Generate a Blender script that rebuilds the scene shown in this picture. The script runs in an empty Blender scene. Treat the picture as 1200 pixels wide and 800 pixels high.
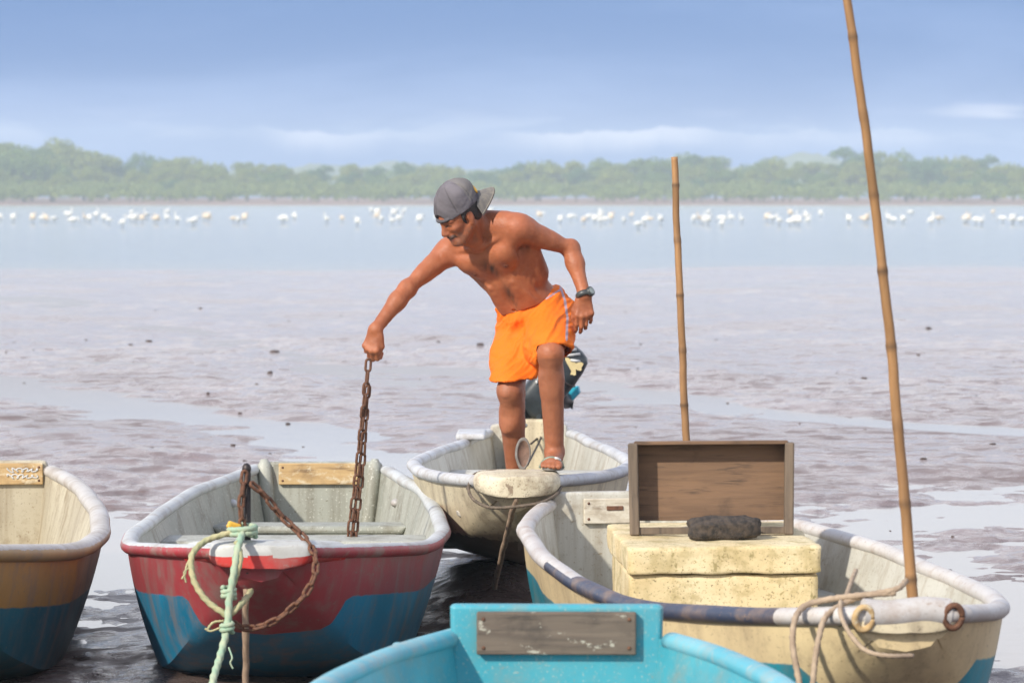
import bpy, math, random
import numpy as np
from mathutils import Vector, Matrix

R = math.radians
random.seed(7)
rng = np.random.default_rng(7)
scene = bpy.context.scene
COL = scene.collection

# ------------------------------------------------------------------ camera
FPX = 4200.0
CAM_H = 1.8
PITCH = math.atan(169.0 / FPX)
cam_d = bpy.data.cameras.new("camera")
cam = bpy.data.objects.new("camera", cam_d)
COL.objects.link(cam)
cam.location = (0, 0, CAM_H)
cam.rotation_euler = (math.pi / 2 - PITCH, 0, 0)
cam_d.sensor_width = 36
cam_d.lens = FPX / 1200 * 36
cam_d.clip_start = 0.5
cam_d.clip_end = 6000
cam_d.dof.use_dof = True
cam_d.dof.focus_distance = 15.2
cam_d.dof.aperture_fstop = 6.3
cam_d.dof.aperture_blades = 9
scene.camera = cam

# ------------------------------------------------------------------ world and sun
SUN_V = Vector((-0.66, -0.78, 0.66)).normalized()
SUN_EL = math.asin(SUN_V.z)
SUN_ROT = math.atan2(SUN_V.x, SUN_V.y) % (2 * math.pi)

sun_d = bpy.data.lights.new("sun", 'SUN')
sun_d.energy = 3.9
sun_d.angle = R(2.0)
sun_d.color = (1.0, 0.93, 0.82)
sun = bpy.data.objects.new("sun", sun_d)
COL.objects.link(sun)
sun.rotation_euler = (-SUN_V).to_track_quat('-Z', 'Y').to_euler()
sun.location = (-20, -20, 30)

scene.view_settings.view_transform = 'Standard'
scene.view_settings.look = 'None'
scene.view_settings.exposure = 0.40
scene.view_settings.gamma = 1.0
scene.view_settings.use_curve_mapping = False
scene.render.engine = 'CYCLES'
scene.cycles.use_denoising = True
scene.cycles.max_bounces = 8
scene.cycles.volume_bounces = 1
scene.cycles.sample_clamp_indirect = 6.0
scene.cycles.caustics_reflective = False
scene.cycles.caustics_refractive = False


class NT:
    """small helper round a node tree"""
    def __init__(self, nt):
        self.nt = nt
        nt.nodes.clear()

    def n(self, t, **kw):
        nd = self.nt.nodes.new(t)
        ins = kw.pop('ins', {})
        for k, v in kw.items():
            setattr(nd, k, v)
        for k, v in ins.items():
            if hasattr(v, 'is_linked') or isinstance(v, bpy.types.NodeSocket):
                self.nt.links.new(v, nd.inputs[k])
            else:
                nd.inputs[k].default_value = v
        return nd

    def math(self, op, a, b=0.0, c=0.0, clamp=False):
        nd = self.n('ShaderNodeMath', operation=op, use_clamp=clamp)
        for i, v in enumerate((a, b, c)):
            if isinstance(v, bpy.types.NodeSocket):
                self.nt.links.new(v, nd.inputs[i])
            else:
                nd.inputs[i].default_value = v
        return nd.outputs[0]

    def mix(self, f, a, b, blend='MIX'):
        nd = self.n('ShaderNodeMix', data_type='RGBA', blend_type=blend)
        for i, v in ((0, f), (6, a), (7, b)):
            if isinstance(v, bpy.types.NodeSocket):
                self.nt.links.new(v, nd.inputs[i])
            else:
                nd.inputs[i].default_value = (*v, 1) if isinstance(v, tuple) and len(v) == 3 else v
        return nd.outputs[2]

    def noise(self, vec, scale, detail=4, rough=0.55, dist=0.0):
        nd = self.n('ShaderNodeTexNoise', ins={'Scale': scale, 'Detail': detail, 'Roughness': rough, 'Distortion': dist})
        if vec is not None:
            self.nt.links.new(vec, nd.inputs['Vector'])
        return nd.outputs['Fac']

    def ramp(self, f, pts):
        nd = self.n('ShaderNodeValToRGB')
        cr = nd.color_ramp
        while len(cr.elements) < len(pts):
            cr.elements.new(0.5)
        for e, (p, c) in zip(cr.elements, pts):
            e.position = p
            e.color = (c, c, c, 1) if isinstance(c, (int, float)) else (*c, 1)
        self.nt.links.new(f, nd.inputs[0])
        return nd.outputs[0]

    def step(self, f, lo, hi):
        nd = self.n('ShaderNodeMapRange', interpolation_type='SMOOTHSTEP')
        nd.inputs[1].default_value = lo
        nd.inputs[2].default_value = hi
        self.nt.links.new(f, nd.inputs[0])
        return nd.outputs[0]

    def mapping(self, vec, scale=(1, 1, 1), loc=(0, 0, 0)):
        nd = self.n('ShaderNodeMapping')
        nd.inputs['Scale'].default_value = scale
        nd.inputs['Location'].default_value = loc
        self.nt.links.new(vec, nd.inputs[0])
        return nd.outputs[0]

    def link(self, a, b):
        self.nt.links.new(a, b)


world = bpy.data.worlds.new("World")
scene.world = world
world.use_nodes = True
w = NT(world.node_tree)
SKY_STRENGTH = 0.1
sky = w.n('ShaderNodeTexSky', sky_type='NISHITA', sun_disc=False, sun_elevation=SUN_EL, sun_rotation=SUN_ROT,
          air_density=1.0, dust_density=1.5, ozone_density=1.0)
tc = w.n('ShaderNodeTexCoord')
sep = w.n('ShaderNodeSeparateXYZ', ins={0: tc.outputs['Generated']})
zc = sep.outputs['Z']
zs = w.math('POWER', w.math('MAXIMUM', zc, 0.0), 0.5)
# an overcast bank: grey blue near the horizon, bright pale cloud above it (radiance)
K = 1.0 / SKY_STRENGTH
def kc(r, g, b): return (r * K, g * K, b * K)
bank = w.ramp(zs, [(0.0, kc(.06, .16, .43)), (0.12, kc(.040, .145, .45)), (0.19, kc(.026, .130, .43)), (0.235, kc(.028, .132, .42)),
                   (0.262, kc(1.08, 1.10, 1.16)), (0.40, kc(1.38, 1.36, 1.40)), (0.58, kc(.85, .85, .98)), (1.0, kc(.36, .46, .70))])
cv = w.mapping(tc.outputs['Generated'], (24, 24, 130))
cn = w.noise(cv, 1.0, 6, 0.55, 0.4)
cv2 = w.mapping(tc.outputs['Generated'], (5, 5, 22), (3.1, 0, 0.7))
cn2 = w.noise(cv2, 1.0, 5, 0.55, 0.3)
# thin bright cloud rims a degree over the trees
band = w.math('MULTIPLY', w.step(zc, 0.011, 0.018), w.math('SUBTRACT', 1.0, w.step(zc, 0.020, 0.026)))
rim = w.math('MULTIPLY', band, w.step(cn, 0.46, 0.62))
xs_ = w.n('ShaderNodeCombineXYZ', ins={0: sep.outputs['X']}).outputs[0]
edge_ = w.math('ADD', 0.0185, w.math('MULTIPLY', w.math('SUBTRACT', w.noise(xs_, 34.0, 6, 0.55), 0.5), 0.011))
dd_ = w.math('SUBTRACT', edge_, zc)
top_ = w.step(dd_, -0.0004, 0.0009)
fall_ = w.math('SUBTRACT', 1.0, w.step(dd_, 0.0005, 0.008))
patch_ = w.step(w.noise(w.mapping(xs_, (1, 1, 1), (0.37, 0, 0)), 9.0, 3, 0.5), 0.42, 0.60)
cum = w.math('MULTIPLY', w.math('MULTIPLY', top_, fall_), patch_)
c0 = w.mix(w.math('MULTIPLY', cum, 0.48), bank, kc(.95, .92, .98))
gx_ = w.math('MULTIPLY', w.math('SUBTRACT', sep.outputs['X'], 0.131), 62.0)
gz_ = w.math('MULTIPLY', w.math('SUBTRACT', zc, 0.0232), 330.0)
g_ = w.math('POWER', 2.718, w.math('MULTIPLY', w.math('ADD', w.math('MULTIPLY', gx_, gx_), w.math('MULTIPLY', gz_, gz_)), -1.0))
gp_ = w.step(w.math('ADD', w.math('MULTIPLY', g_, 0.45), w.math('MULTIPLY', cn, 0.9)), 0.62, 0.98)
c0 = w.mix(w.math('MULTIPLY', gp_, 0.42), c0, kc(.95, .90, .94))
c1 = w.mix(w.math('MULTIPLY', rim, 0.14), c0, kc(.95, .93, .98))
soft = w.step(cn2, 0.38, 0.66)
c2 = w.mix(w.math('MULTIPLY', w.math('MULTIPLY', soft, 0.5), w.math('SUBTRACT', 1.0, w.step(zc, 0.05, 0.075))), c1, kc(.22, .34, .66))
skyc = w.mix(0.88, sky.outputs[0], c2)
bg = w.n('ShaderNodeBackground', ins={'Color': skyc, 'Strength': SKY_STRENGTH})
wo = w.n('ShaderNodeOutputWorld', ins={'Surface': bg.outputs[0]})


def P(px, py, Y):
    """world point seen at photo pixel (px, py) standing at distance Y along the view"""
    x = (px - 600.0) / FPX
    y = (400.0 - py) / FPX
    dx, dy, dz = x, math.cos(PITCH) + y * math.sin(PITCH), -math.sin(PITCH) + y * math.cos(PITCH)
    s = Y / dy
    return np.array([dx * s, Y, CAM_H + dz * s])


# ------------------------------------------------------------------ object helpers
def tag(o, label=None, cat=None, group=None, kind=None):
    if label: o['label'] = label
    if cat: o['category'] = cat
    if group: o['group'] = group
    if kind: o['kind'] = kind
    return o


def thing(name, label, cat, loc=(0, 0, 0), rotz=0.0, group=None):
    o = bpy.data.objects.new(name, None)
    o.empty_display_size = 0.2
    COL.objects.link(o)
    o.location = tuple(loc)
    o.rotation_euler = (0, 0, rotz)
    return tag(o, label, cat, group)


def mesh_data(name, verts, faces, mats, smooth=True, fmat=None, attrs=None):
    me = bpy.data.meshes.new(name)
    verts = np.asarray(verts, dtype=np.float32)
    if isinstance(faces, np.ndarray):
        nf, k = faces.shape
        me.vertices.add(len(verts))
        me.vertices.foreach_set('co', verts.ravel())
        me.loops.add(nf * k)
        me.loops.foreach_set('vertex_index', faces.astype(np.int32).ravel())
        me.polygons.add(nf)
        me.polygons.foreach_set('loop_start', np.arange(0, nf * k, k, dtype=np.int32))
        me.polygons.foreach_set('loop_total', np.full(nf, k, dtype=np.int32))
        me.update(calc_edges=True)
    else:
        me.from_pydata([tuple(map(float, v)) for v in verts], [], [list(f) for f in faces])
        me.update()
    for m in (mats if isinstance(mats, (list, tuple)) else [mats]):
        me.materials.append(m)
    me.polygons.foreach_set('use_smooth', [bool(smooth)] * len(me.polygons))
    if fmat is not None:
        me.polygons.foreach_set('material_index', np.asarray(fmat, dtype=np.int32))
    for k, v in (attrs or {}).items():
        v = np.asarray(v, dtype=np.float32)
        if v.ndim == 1:
            a = me.attributes.new(k, 'FLOAT', 'POINT')
            a.data.foreach_set('value', v)
        else:
            a = me.attributes.new(k, 'FLOAT_COLOR', 'POINT')
            c = np.ones((len(v), 4), np.float32)
            c[:, :3] = v
            a.data.foreach_set('color', c.ravel())
    me.update()
    return me


def obj(name, geo, mats, parent=None, origin=None, smooth=True, loc=None, fmat=None, attrs=None, bevel=0.0, sharp=None):
    """geo=(verts, faces); origin is subtracted from the vertices; without a parent the object is placed at it"""
    v, f = geo
    v = np.asarray(v, dtype=float)
    if origin is not None:
        v = v - np.asarray(origin)[None, :]
    me = mesh_data(name, v, f, mats, smooth, fmat, attrs)
    o = bpy.data.objects.new(name, me)
    COL.objects.link(o)
    if parent is not None:
        o.parent = parent
    elif origin is not None:
        o.location = tuple(origin)
    if loc is not None:
        o.location = tuple(loc)
    if bevel > 0:
        b = o.modifiers.new('bevel', 'BEVEL')
        b.width = bevel
        b.segments = 3
        b.limit_method = 'ANGLE'
        b.angle_limit = R(40)
    if sharp:
        me.set_sharp_from_angle(angle=R(sharp))
    return o


def join(*gs):
    V, F, n = [], [], 0
    for v, f in gs:
        v = np.asarray(v, dtype=float)
        V.append(v)
        F += [[int(i) + n for i in q] for q in f]
        n += len(v)
    return np.vstack(V), F


def box(cx, cy, cz, sx, sy, sz, rot=None):
    v = np.array([[x, y, z] for z in (-.5, .5) for y in (-.5, .5) for x in (-.5, .5)]) * [sx, sy, sz]
    if rot is not None:
        v = v @ np.asarray(rot).T
    v = v + [cx, cy, cz]
    f = [[0, 2, 3, 1], [4, 5, 7, 6], [0, 1, 5, 4], [2, 6, 7, 3], [0, 4, 6, 2], [1, 3, 7, 5]]
    return v, f


def rotz(a):
    c, s = math.cos(a), math.sin(a)
    return np.array([[c, -s, 0], [s, c, 0], [0, 0, 1]])


def rotx(a):
    c, s = math.cos(a), math.sin(a)
    return np.array([[1, 0, 0], [0, c, -s], [0, s, c]])


def roty(a):
    c, s = math.cos(a), math.sin(a)
    return np.array([[c, 0, s], [0, 1, 0], [-s, 0, c]])


def nrm(v):
    v = np.asarray(v, dtype=float)
    return v / (np.linalg.norm(v) + 1e-12)


def spline(pts, n):
    """Catmull-Rom through pts, n samples in all, roughly even in length"""
    p = np.asarray(pts, dtype=float)
    p = np.vstack([2 * p[0] - p[1], p, 2 * p[-1] - p[-2]])
    out = []
    m = 40
    for i in range(1, len(p) - 2):
        t = np.linspace(0, 1, m, endpoint=False)[:, None]
        a, b, c, d = p[i - 1], p[i], p[i + 1], p[i + 2]
        out.append(0.5 * ((2 * b) + (-a + c) * t + (2 * a - 5 * b + 4 * c - d) * t ** 2 + (-a + 3 * b - 3 * c + d) * t ** 3))
    out.append(p[-2][None, :])
    q = np.vstack(out)
    L = np.concatenate([[0], np.cumsum(np.linalg.norm(np.diff(q, axis=0), axis=1))])
    s = np.linspace(0, L[-1], n)
    return np.stack([np.interp(s, L, q[:, k]) for k in range(q.shape[1])], 1)


def frames(path):
    T = np.gradient(path, axis=0)
    T /= np.linalg.norm(T, axis=1)[:, None] + 1e-12
    ref = np.array([0, 0, 1.0]) if abs(T[0][2]) < 0.9 else np.array([1.0, 0, 0])
    N = np.zeros_like(T)
    nvec = nrm(np.cross(np.cross(T[0], ref), T[0]))
    for i, t in enumerate(T):
        nvec = nrm(nvec - t * np.dot(nvec, t))
        N[i] = nvec
    return T, N, np.cross(T, N)


def tube(path, rad, seg=10, strands=0, twist=0.0, cap=True, bulge=0.18):
    path = np.asarray(path, dtype=float)
    n = len(path)
    rad = np.full(n, rad) if np.isscalar(rad) else np.asarray(rad)
    T, N, B = frames(path)
    L = np.concatenate([[0], np.cumsum(np.linalg.norm(np.diff(path, axis=0), axis=1))])
    a = np.linspace(0, 2 * np.pi, seg, endpoint=False)
    V = np.zeros((n, seg, 3))
    for i in range(n):
        r = rad[i] * np.ones(seg)
        if strands:
            r = r * (1 + bulge * np.cos(strands * (a + twist * L[i])))
        V[i] = path[i] + np.outer(r * np.cos(a), N[i]) + np.outer(r * np.sin(a), B[i])
    F = []
    for i in range(n - 1):
        for j in range(seg):
            k = (j + 1) % seg
            F.append([i * seg + j, i * seg + k, (i + 1) * seg + k, (i + 1) * seg + j])
    V = V.reshape(-1, 3)
    if cap:
        F.append(list(range(seg))[::-1])
        F.append([(n - 1) * seg + j for j in range(seg)])
    return V, F


def lathe(profile, seg=20, axis='z'):
    """profile: (radius, height) pairs"""
    V, F = [], []
    for r, z in profile:
        for j in range(seg):
            a = 2 * math.pi * j / seg
            V.append([r * math.cos(a), r * math.sin(a), z])
    n = len(profile)
    for i in range(n - 1):
        for j in range(seg):
            k = (j + 1) % seg
            F.append([i * seg + j, i * seg + k, (i + 1) * seg + k, (i + 1) * seg + j])
    F.append(list(range(seg))[::-1])
    F.append([(n - 1) * seg + j for j in range(seg)])
    return np.array(V), F


def ellipsoid(c, r, rot=None, nu=14, nv=10):
    V, F = [], []
    for i in range(nv + 1):
        ph = math.pi * i / nv
        for j in range(nu):
            th = 2 * math.pi * j / nu
            V.append([math.sin(ph) * math.cos(th), math.sin(ph) * math.sin(th), math.cos(ph)])
    V = np.array(V) * np.asarray(r)
    if rot is not None:
        V = V @ np.asarray(rot).T
    V = V + np.asarray(c)
    for i in range(nv):
        for j in range(nu):
            k = (j + 1) % nu
            F.append([i * nu + j, (i + 1) * nu + j, (i + 1) * nu + k, i * nu + k])
    return V, F


# value noise for geometry
def _hash(ix, iy, seed):
    h = (ix.astype(np.int64) * 374761393 + iy.astype(np.int64) * 668265263 + seed * 1442695041) & 0xffffffff
    h = ((h ^ (h >> 13)) * 1274126177) & 0xffffffff
    return ((h ^ (h >> 16)) & 0xffff) / 65535.0


def vnoise(x, y, seed=0):
    ix, iy = np.floor(x), np.floor(y)
    fx, fy = x - ix, y - iy
    fx = fx * fx * fx * (fx * (fx * 6 - 15) + 10)
    fy = fy * fy * fy * (fy * (fy * 6 - 15) + 10)
    a, b = _hash(ix, iy, seed), _hash(ix + 1, iy, seed)
    c, d = _hash(ix, iy + 1, seed), _hash(ix + 1, iy + 1, seed)
    return (a + (b - a) * fx) * (1 - fy) + (c + (d - c) * fx) * fy


def fbm(x, y, oct=4, seed=0, gain=0.5):
    s, a, t = 0.0, 1.0, 0.0
    for i in range(oct):
        s = s + a * vnoise(x * 2 ** i + 17.3 * i, y * 2 ** i - 9.1 * i, seed + i)
        t += a
        a *= gain
    return s / t * 2 - 1


def smooth01(x, a, b):
    t = np.clip((x - a) / (b - a), 0, 1)
    return t * t * (3 - 2 * t)


def seg_dist(X, Y, pts):
    d = np.full(X.shape, 1e9)
    for (x0, y0), (x1, y1) in zip(pts[:-1], pts[1:]):
        vx, vy = x1 - x0, y1 - y0
        t = np.clip(((X - x0) * vx + (Y - y0) * vy) / (vx * vx + vy * vy), 0, 1)
        d = np.minimum(d, np.hypot(X - x0 - t * vx, Y - y0 - t * vy))
    return d


# ------------------------------------------------------------------ materials
def principled(m):
    nt = NT(m.node_tree)
    b = nt.n('ShaderNodeBsdfPrincipled')
    o = nt.n('ShaderNodeOutputMaterial', ins={'Surface': b.outputs[0]})
    return nt, b


def new_mat(name):
    m = bpy.data.materials.new(name)
    m.use_nodes = True
    return m


def bump(nt, b, h, strength=0.3, dist=0.01):
    bn = nt.n('ShaderNodeBump', ins={'Strength': strength, 'Distance': dist, 'Height': h})
    nt.link(bn.outputs[0], b.inputs['Normal'])


def mat_weathered(name, base, dirt, base2=None, scale=6.0, amt=0.5, rough=0.5, streak=True, attr_paint=None, paint=None,
                  speck=None, speck_amt=0.0, edge=0.03, chips=None, chip_amt=0.0):
    """worn paint: two tones, running dirt, optional second paint below a waterline attribute"""
    m = new_mat(name)
    nt, b = principled(m)
    tc = nt.n('ShaderNodeTexCoord').outputs['Object']
    c = nt.mix(nt.step(nt.noise(tc, scale * 0.4, 4), 0.35, 0.65), base, base2 or tuple(x * 0.82 for x in base))
    if attr_paint:
        at = nt.n('ShaderNodeAttribute', attribute_name=attr_paint).outputs['Fac']
        wob = nt.math('MULTIPLY', nt.math('SUBTRACT', nt.noise(tc, 22, 4), 0.5), edge)
        k = nt.step(nt.math('ADD', at, wob), -0.004, 0.004)
        p2 = nt.mix(nt.step(nt.noise(tc, scale * 0.5, 4), 0.35, 0.65), paint, tuple(x * 0.7 for x in paint))
        c = nt.mix(k, p2, c)
    if chips:
        ck = nt.step(nt.noise(nt.mapping(tc, (1, 1, 0.6), (4, 2, 1)), 14, 6, 0.65), 0.68 - chip_amt, 0.72 - chip_amt)
        c = nt.mix(nt.math('MULTIPLY', ck, 0.85), c, chips)
    sv = nt.mapping(tc, (scale * 2.5, scale * 2.5, scale * 0.18)) if streak else nt.mapping(tc, (scale, scale, scale))
    st = nt.noise(sv, 1.0, 6, 0.62)
    d1 = nt.math('MULTIPLY', nt.step(st, 0.45, 0.75), amt)
    c = nt.mix(d1, c, dirt)
    bl = nt.noise(tc, scale * 1.3, 8, 0.68)
    c = nt.mix(nt.math('MULTIPLY', nt.step(bl, 0.5, 0.68), amt * 0.8), c, dirt)
    fs = nt.noise(nt.mapping(tc, (1, 1, 1.6), (2, 5, 1)), 46, 5, 0.72)
    c = nt.mix(nt.math('MULTIPLY', nt.step(fs, 0.615, 0.645), min(1.0, amt * 1.1)), c, dirt)
    if speck:
        sp = nt.noise(tc, scale * 16, 3, 0.6)
        c = nt.mix(nt.math('MULTIPLY', nt.step(sp, 0.60, 0.68), speck_amt), c, speck)
    nt.link(c, b.inputs['Base Color'])
    rr = nt.math('ADD', rough - 0.12, nt.math('MULTIPLY', bl, 0.3))
    nt.link(rr, b.inputs['Roughness'])
    bump(nt, b, nt.math('ADD', bl, nt.math('MULTIPLY', st, 0.4)), 0.35, 0.006)
    return m


def mat_noise(name, a, b_, scale=8, rough=0.6, metal=0.0, bumps=0.3, bdist=0.004, vec_scale=(1, 1, 1), c3=None, c3_at=0.62, spec=None):
    m = new_mat(name)
    nt, b = principled(m)
    tc = nt.mapping(nt.n('ShaderNodeTexCoord').outputs['Object'], vec_scale)
    n1 = nt.noise(tc, scale, 6, 0.6)
    c = nt.mix(nt.step(n1, 0.32, 0.68), a, b_)
    if c3:
        n3 = nt.noise(nt.mapping(tc, (1, 1, 1), (5, 3, 1)), scale * 2.3, 5, 0.65)
        c = nt.mix(nt.step(n3, c3_at, c3_at + 0.08), c, c3)
    nt.link(c, b.inputs['Base Color'])
    nt.link(nt.math('ADD', rough - 0.1, nt.math('MULTIPLY', n1, 0.2)), b.inputs['Roughness'])
    b.inputs['Metallic'].default_value = metal
    if spec is not None:
        b.inputs['Specular IOR Level'].default_value = spec
    if bumps:
        bump(nt, b, nt.noise(tc, scale * 2.2, 6, 0.65), bumps, bdist)
    return m


def mat_attr(name, rough=0.5, bumps=0.15, bscale=140, bdist=0.001, spec=0.5, sss=0.0, vec_scale=(1, 1, 1), var=0.25):
    """base colour from the mesh's own Col attribute with fine mottling"""
    m = new_mat(name)
    nt, b = principled(m)
    tc = nt.mapping(nt.n('ShaderNodeTexCoord').outputs['Object'], vec_scale)
    at = nt.n('ShaderNodeAttribute', attribute_name='Col').outputs['Color']
    n1 = nt.noise(tc, 26, 6, 0.62)
    k = nt.math('ADD', 1.0 - var * 0.5, nt.math('MULTIPLY', n1, var))
    cc = nt.n('ShaderNodeVectorMath', operation='SCALE')
    nt.link(at, cc.inputs[0])
    nt.link(k, cc.inputs['Scale'])
    nt.link(cc.outputs[0], b.inputs['Base Color'])
    nt.link(nt.math('ADD', rough - 0.1, nt.math('MULTIPLY', n1, 0.2)), b.inputs['Roughness'])
    b.inputs['Specular IOR Level'].default_value = spec
    if sss:
        b.inputs['Subsurface Weight'].default_value = sss
        b.inputs['Subsurface Radius'].default_value = (0.012, 0.005, 0.003)
        b.inputs['Subsurface Scale'].default_value = 0.6
    if bumps:
        bump(nt, b, nt.noise(tc, bscale, 5, 0.6), bumps, bdist)
    return m


def mat_wood(name, a, b_, dark, axis=0, scale=1.0, paint=None, paint_amt=0.5, rough=0.75):
    m = new_mat(name)
    nt, b = principled(m)
    tc = nt.n('ShaderNodeTexCoord').outputs['Object']
    s = [26 * scale] * 3
    s[axis] = 2.2 * scale
    v = nt.mapping(tc, tuple(s))
    g = nt.noise(v, 1.0, 7, 0.65, 0.6)
    c = nt.mix(nt.step(g, 0.3, 0.7), a, b_)
    g2 = nt.noise(nt.mapping(tc, tuple(x * 2.6 for x in s), (3, 1, 2)), 1.0, 5, 0.6)
    c = nt.mix(nt.math('MULTIPLY', nt.step(g2, 0.55, 0.7), 0.7), c, dark)
    bl = nt.noise(tc, 7 * scale, 5, 0.6)
    c = nt.mix(nt.math('MULTIPLY', nt.step(bl, 0.52, 0.72), 0.55), c, dark)
    if paint:
        pk = nt.noise(nt.mapping(tc, (9, 9, 16), (1, 7, 3)), 1.0, 6, 0.7)
        c = nt.mix(nt.math('MULTIPLY', nt.step(pk, 0.56 - paint_amt * 0.2, 0.62), 0.8), c, paint)
    nt.link(c, b.inputs['Base Color'])
    b.inputs['Roughness'].default_value = rough
    bump(nt, b, nt.math('ADD', g, nt.math('MULTIPLY', g2, 0.5)), 0.5, 0.004)
    return m


# mud: wet brown silt, glossy where it is soaked
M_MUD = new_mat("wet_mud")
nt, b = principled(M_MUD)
geo_pos = nt.n('ShaderNodeNewGeometry').outputs['Position']
big = nt.noise(geo_pos, 0.35, 5, 0.6)
mid = nt.noise(geo_pos, 2.2, 6, 0.62)
fin = nt.noise(geo_pos, 14.0, 6, 0.65)
sepm = nt.n('ShaderNodeSeparateXYZ', ins={0: geo_pos})
far_k = nt.step(sepm.outputs['Y'], 18.0, 75.0)
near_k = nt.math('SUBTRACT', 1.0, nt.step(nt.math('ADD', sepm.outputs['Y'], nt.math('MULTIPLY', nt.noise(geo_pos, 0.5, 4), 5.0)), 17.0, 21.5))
c = nt.mix(nt.step(mid, 0.3, 0.7), (.145, .102, .092), (.235, .174, .160))
c = nt.mix(nt.math('MULTIPLY', nt.step(big, 0.44, 0.60), 0.6), c, (.150, .098, .080))
c = nt.mix(nt.math('MULTIPLY', nt.step(fin, 0.55, 0.7), 0.5), c, (.038, .028, .028))
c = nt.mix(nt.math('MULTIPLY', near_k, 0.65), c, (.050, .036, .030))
dry_k = nt.step(sepm.outputs['Y'], 700.0, 800.0)
c = nt.mix(dry_k, c, (.30, .20, .155))
nt.link(c, b.inputs['Base Color'])
wet = nt.step(nt.math('ADD', nt.noise(geo_pos, 3.2, 7, 0.70, 0.3), nt.math('MULTIPLY', far_k, 0.16)), 0.385, 0.56)
nt.link(nt.math('ADD', nt.math('ADD', 0.46, nt.math('MULTIPLY', dry_k, 0.6)), nt.math('MULTIPLY', wet, -0.35)), b.inputs['Roughness'])
nt.link(nt.math('SUBTRACT', 0.6, nt.math('MULTIPLY', dry_k, 0.5)), b.inputs['Specular IOR Level'])
patch_ = nt.step(nt.noise(nt.mapping(geo_pos, (.55, .30, 1), (2.3, 1.1, 0)), 0.8, 6, 0.62), 0.50, 0.60)
c = nt.mix(nt.math('MULTIPLY', patch_, nt.math('SUBTRACT', 0.6, nt.math('MULTIPLY', dry_k, 0.6))), c, (.120, .074, .056))
nt.link(c, b.inputs['Base Color'])
rg_ = b.inputs['Roughness'].links[0].from_socket
nt.link(nt.math('ADD', rg_, nt.math('MULTIPLY', patch_, 0.09)), b.inputs['Roughness'])
hgt = nt.math('ADD', nt.math('MULTIPLY', mid, 0.6), nt.math('MULTIPLY', fin, 0.45))
bump(nt, b, hgt, 0.8, 0.04)

# thin lagoon water over mud
M_WATER = new_mat("lagoon_water")
nt, b = principled(M_WATER)
geo_pos = nt.n('ShaderNodeNewGeometry').outputs['Position']
sepw = nt.n('ShaderNodeSeparateXYZ', ins={0: geo_pos})
far = nt.step(sepw.outputs['Y'], 50.0, 110.0)
b.inputs['IOR'].default_value = 1.33
c = nt.mix(far, (.085, .062, .055), (.13, .17, .165))
nt.link(c, b.inputs['Base Color'])
nt.link(nt.math('ADD', nt.math('ADD', 0.115, nt.math('MULTIPLY', nt.step(sepw.outputs['Y'], 24.0, 38.0), 0.115)), nt.math('MULTIPLY', far, -0.085)), b.inputs['Roughness'])
rip = nt.noise(nt.mapping(geo_pos, (1.0, 2.2, 1)), 3.0, 4, 0.5)
rip2 = nt.noise(nt.mapping(geo_pos, (0.2, 0.5, 1)), 1.0, 4, 0.5)
bump(nt, b, nt.math('ADD', nt.math('MULTIPLY', rip, 0.3), rip2), 0.12, 0.02)

M_GREY_IN = mat_weathered("worn_grey_fibreglass", (.38, .385, .33), (.15, .13, .09), (.29, .30, .255), 5, 0.65, 0.55, speck=(.66, .66, .58), speck_amt=0.6)
M_WHITE_IN = mat_weathered("dirty_white_fibreglass", (.52, .51, .45), (.25, .195, .125), (.43, .42, .36), 5, 0.65, 0.5, speck=(.16, .13, .09), speck_amt=0.3)
M_CREAM_IN = mat_weathered("stained_cream_fibreglass", (.50, .455, .34), (.22, .16, .09), (.41, .365, .27), 5, 0.7, 0.55, speck=(.12, .09, .06), speck_amt=0.4)
M_RIM_WHITE = mat_weathered("chalky_white_gunwale", (.54, .55, .56), (.28, .23, .18), (.44, .45, .46), 7, 0.7, 0.5, streak=False, speck=(.12, .10, .08), speck_amt=0.25, chips=(.20, .15, .11), chip_amt=-0.035)
M_CREAM = mat_weathered("dirty_cream_gelcoat", (.66, .58, .40), (.20, .15, .10), (.56, .48, .32), 5, 0.5, 0.5, speck=(.08, .06, .04), speck_amt=0.55)
M_CYAN = mat_weathered("faded_cyan_paint", (.045, .30, .37), (.24, .25, .20), (.08, .37, .43), 6, 0.45, 0.5, streak=False, speck=(.42, .46, .40), speck_amt=0.45,
                       chips=(.36, .27, .17), chip_amt=0.015)
M_CYAN_RIM = mat_weathered("worn_cyan_gunwale", (.08, .36, .44), (.38, .36, .31), (.15, .43, .50), 8, 0.6, 0.5, streak=False, chips=(.50, .46, .38), chip_amt=0.02)
M_RUST = mat_noise("rusty_iron", (.095, .045, .028), (.19, .085, .045), 60, 0.75, 0.25, 0.5, 0.002, c3=(.045, .028, .022))
M_IRON = mat_noise("dark_iron", (.030, .028, .030), (.065, .050, .045), 40, 0.5, 0.6, 0.4, 0.002)
M_BAMBOO = mat_noise("dry_bamboo", (.36, .21, .085), (.26, .14, .055), 9, 0.55, 0, 0.3, 0.003, (6, 6, 0.8), (.13, .075, .04), 0.60)
M_BAMBOO_A = mat_attr("ringed_bamboo", 0.55, 0.3, 60, 0.002, 0.4, vec_scale=(1, 1, .25), var=.5)
M_STICK = mat_noise("weathered_stick", (.36, .26, .18), (.24, .165, .11), 18, 0.8, 0, 0.6, 0.004, (4, 4, 0.6))
M_FOAM = mat_weathered("yellowed_foam", (.70, .60, .38), (.32, .25, .10), (.62, .49, .27), 8, 0.8, 0.9, streak=False, speck=(.16, .125, .06), speck_amt=0.85, chips=(.24, .20, .085), chip_amt=0.03)
M_STONE = mat_noise("black_stone", (.025, .022, .020), (.085, .065, .050), 45, 0.9, 0, 0.9, 0.008)
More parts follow.
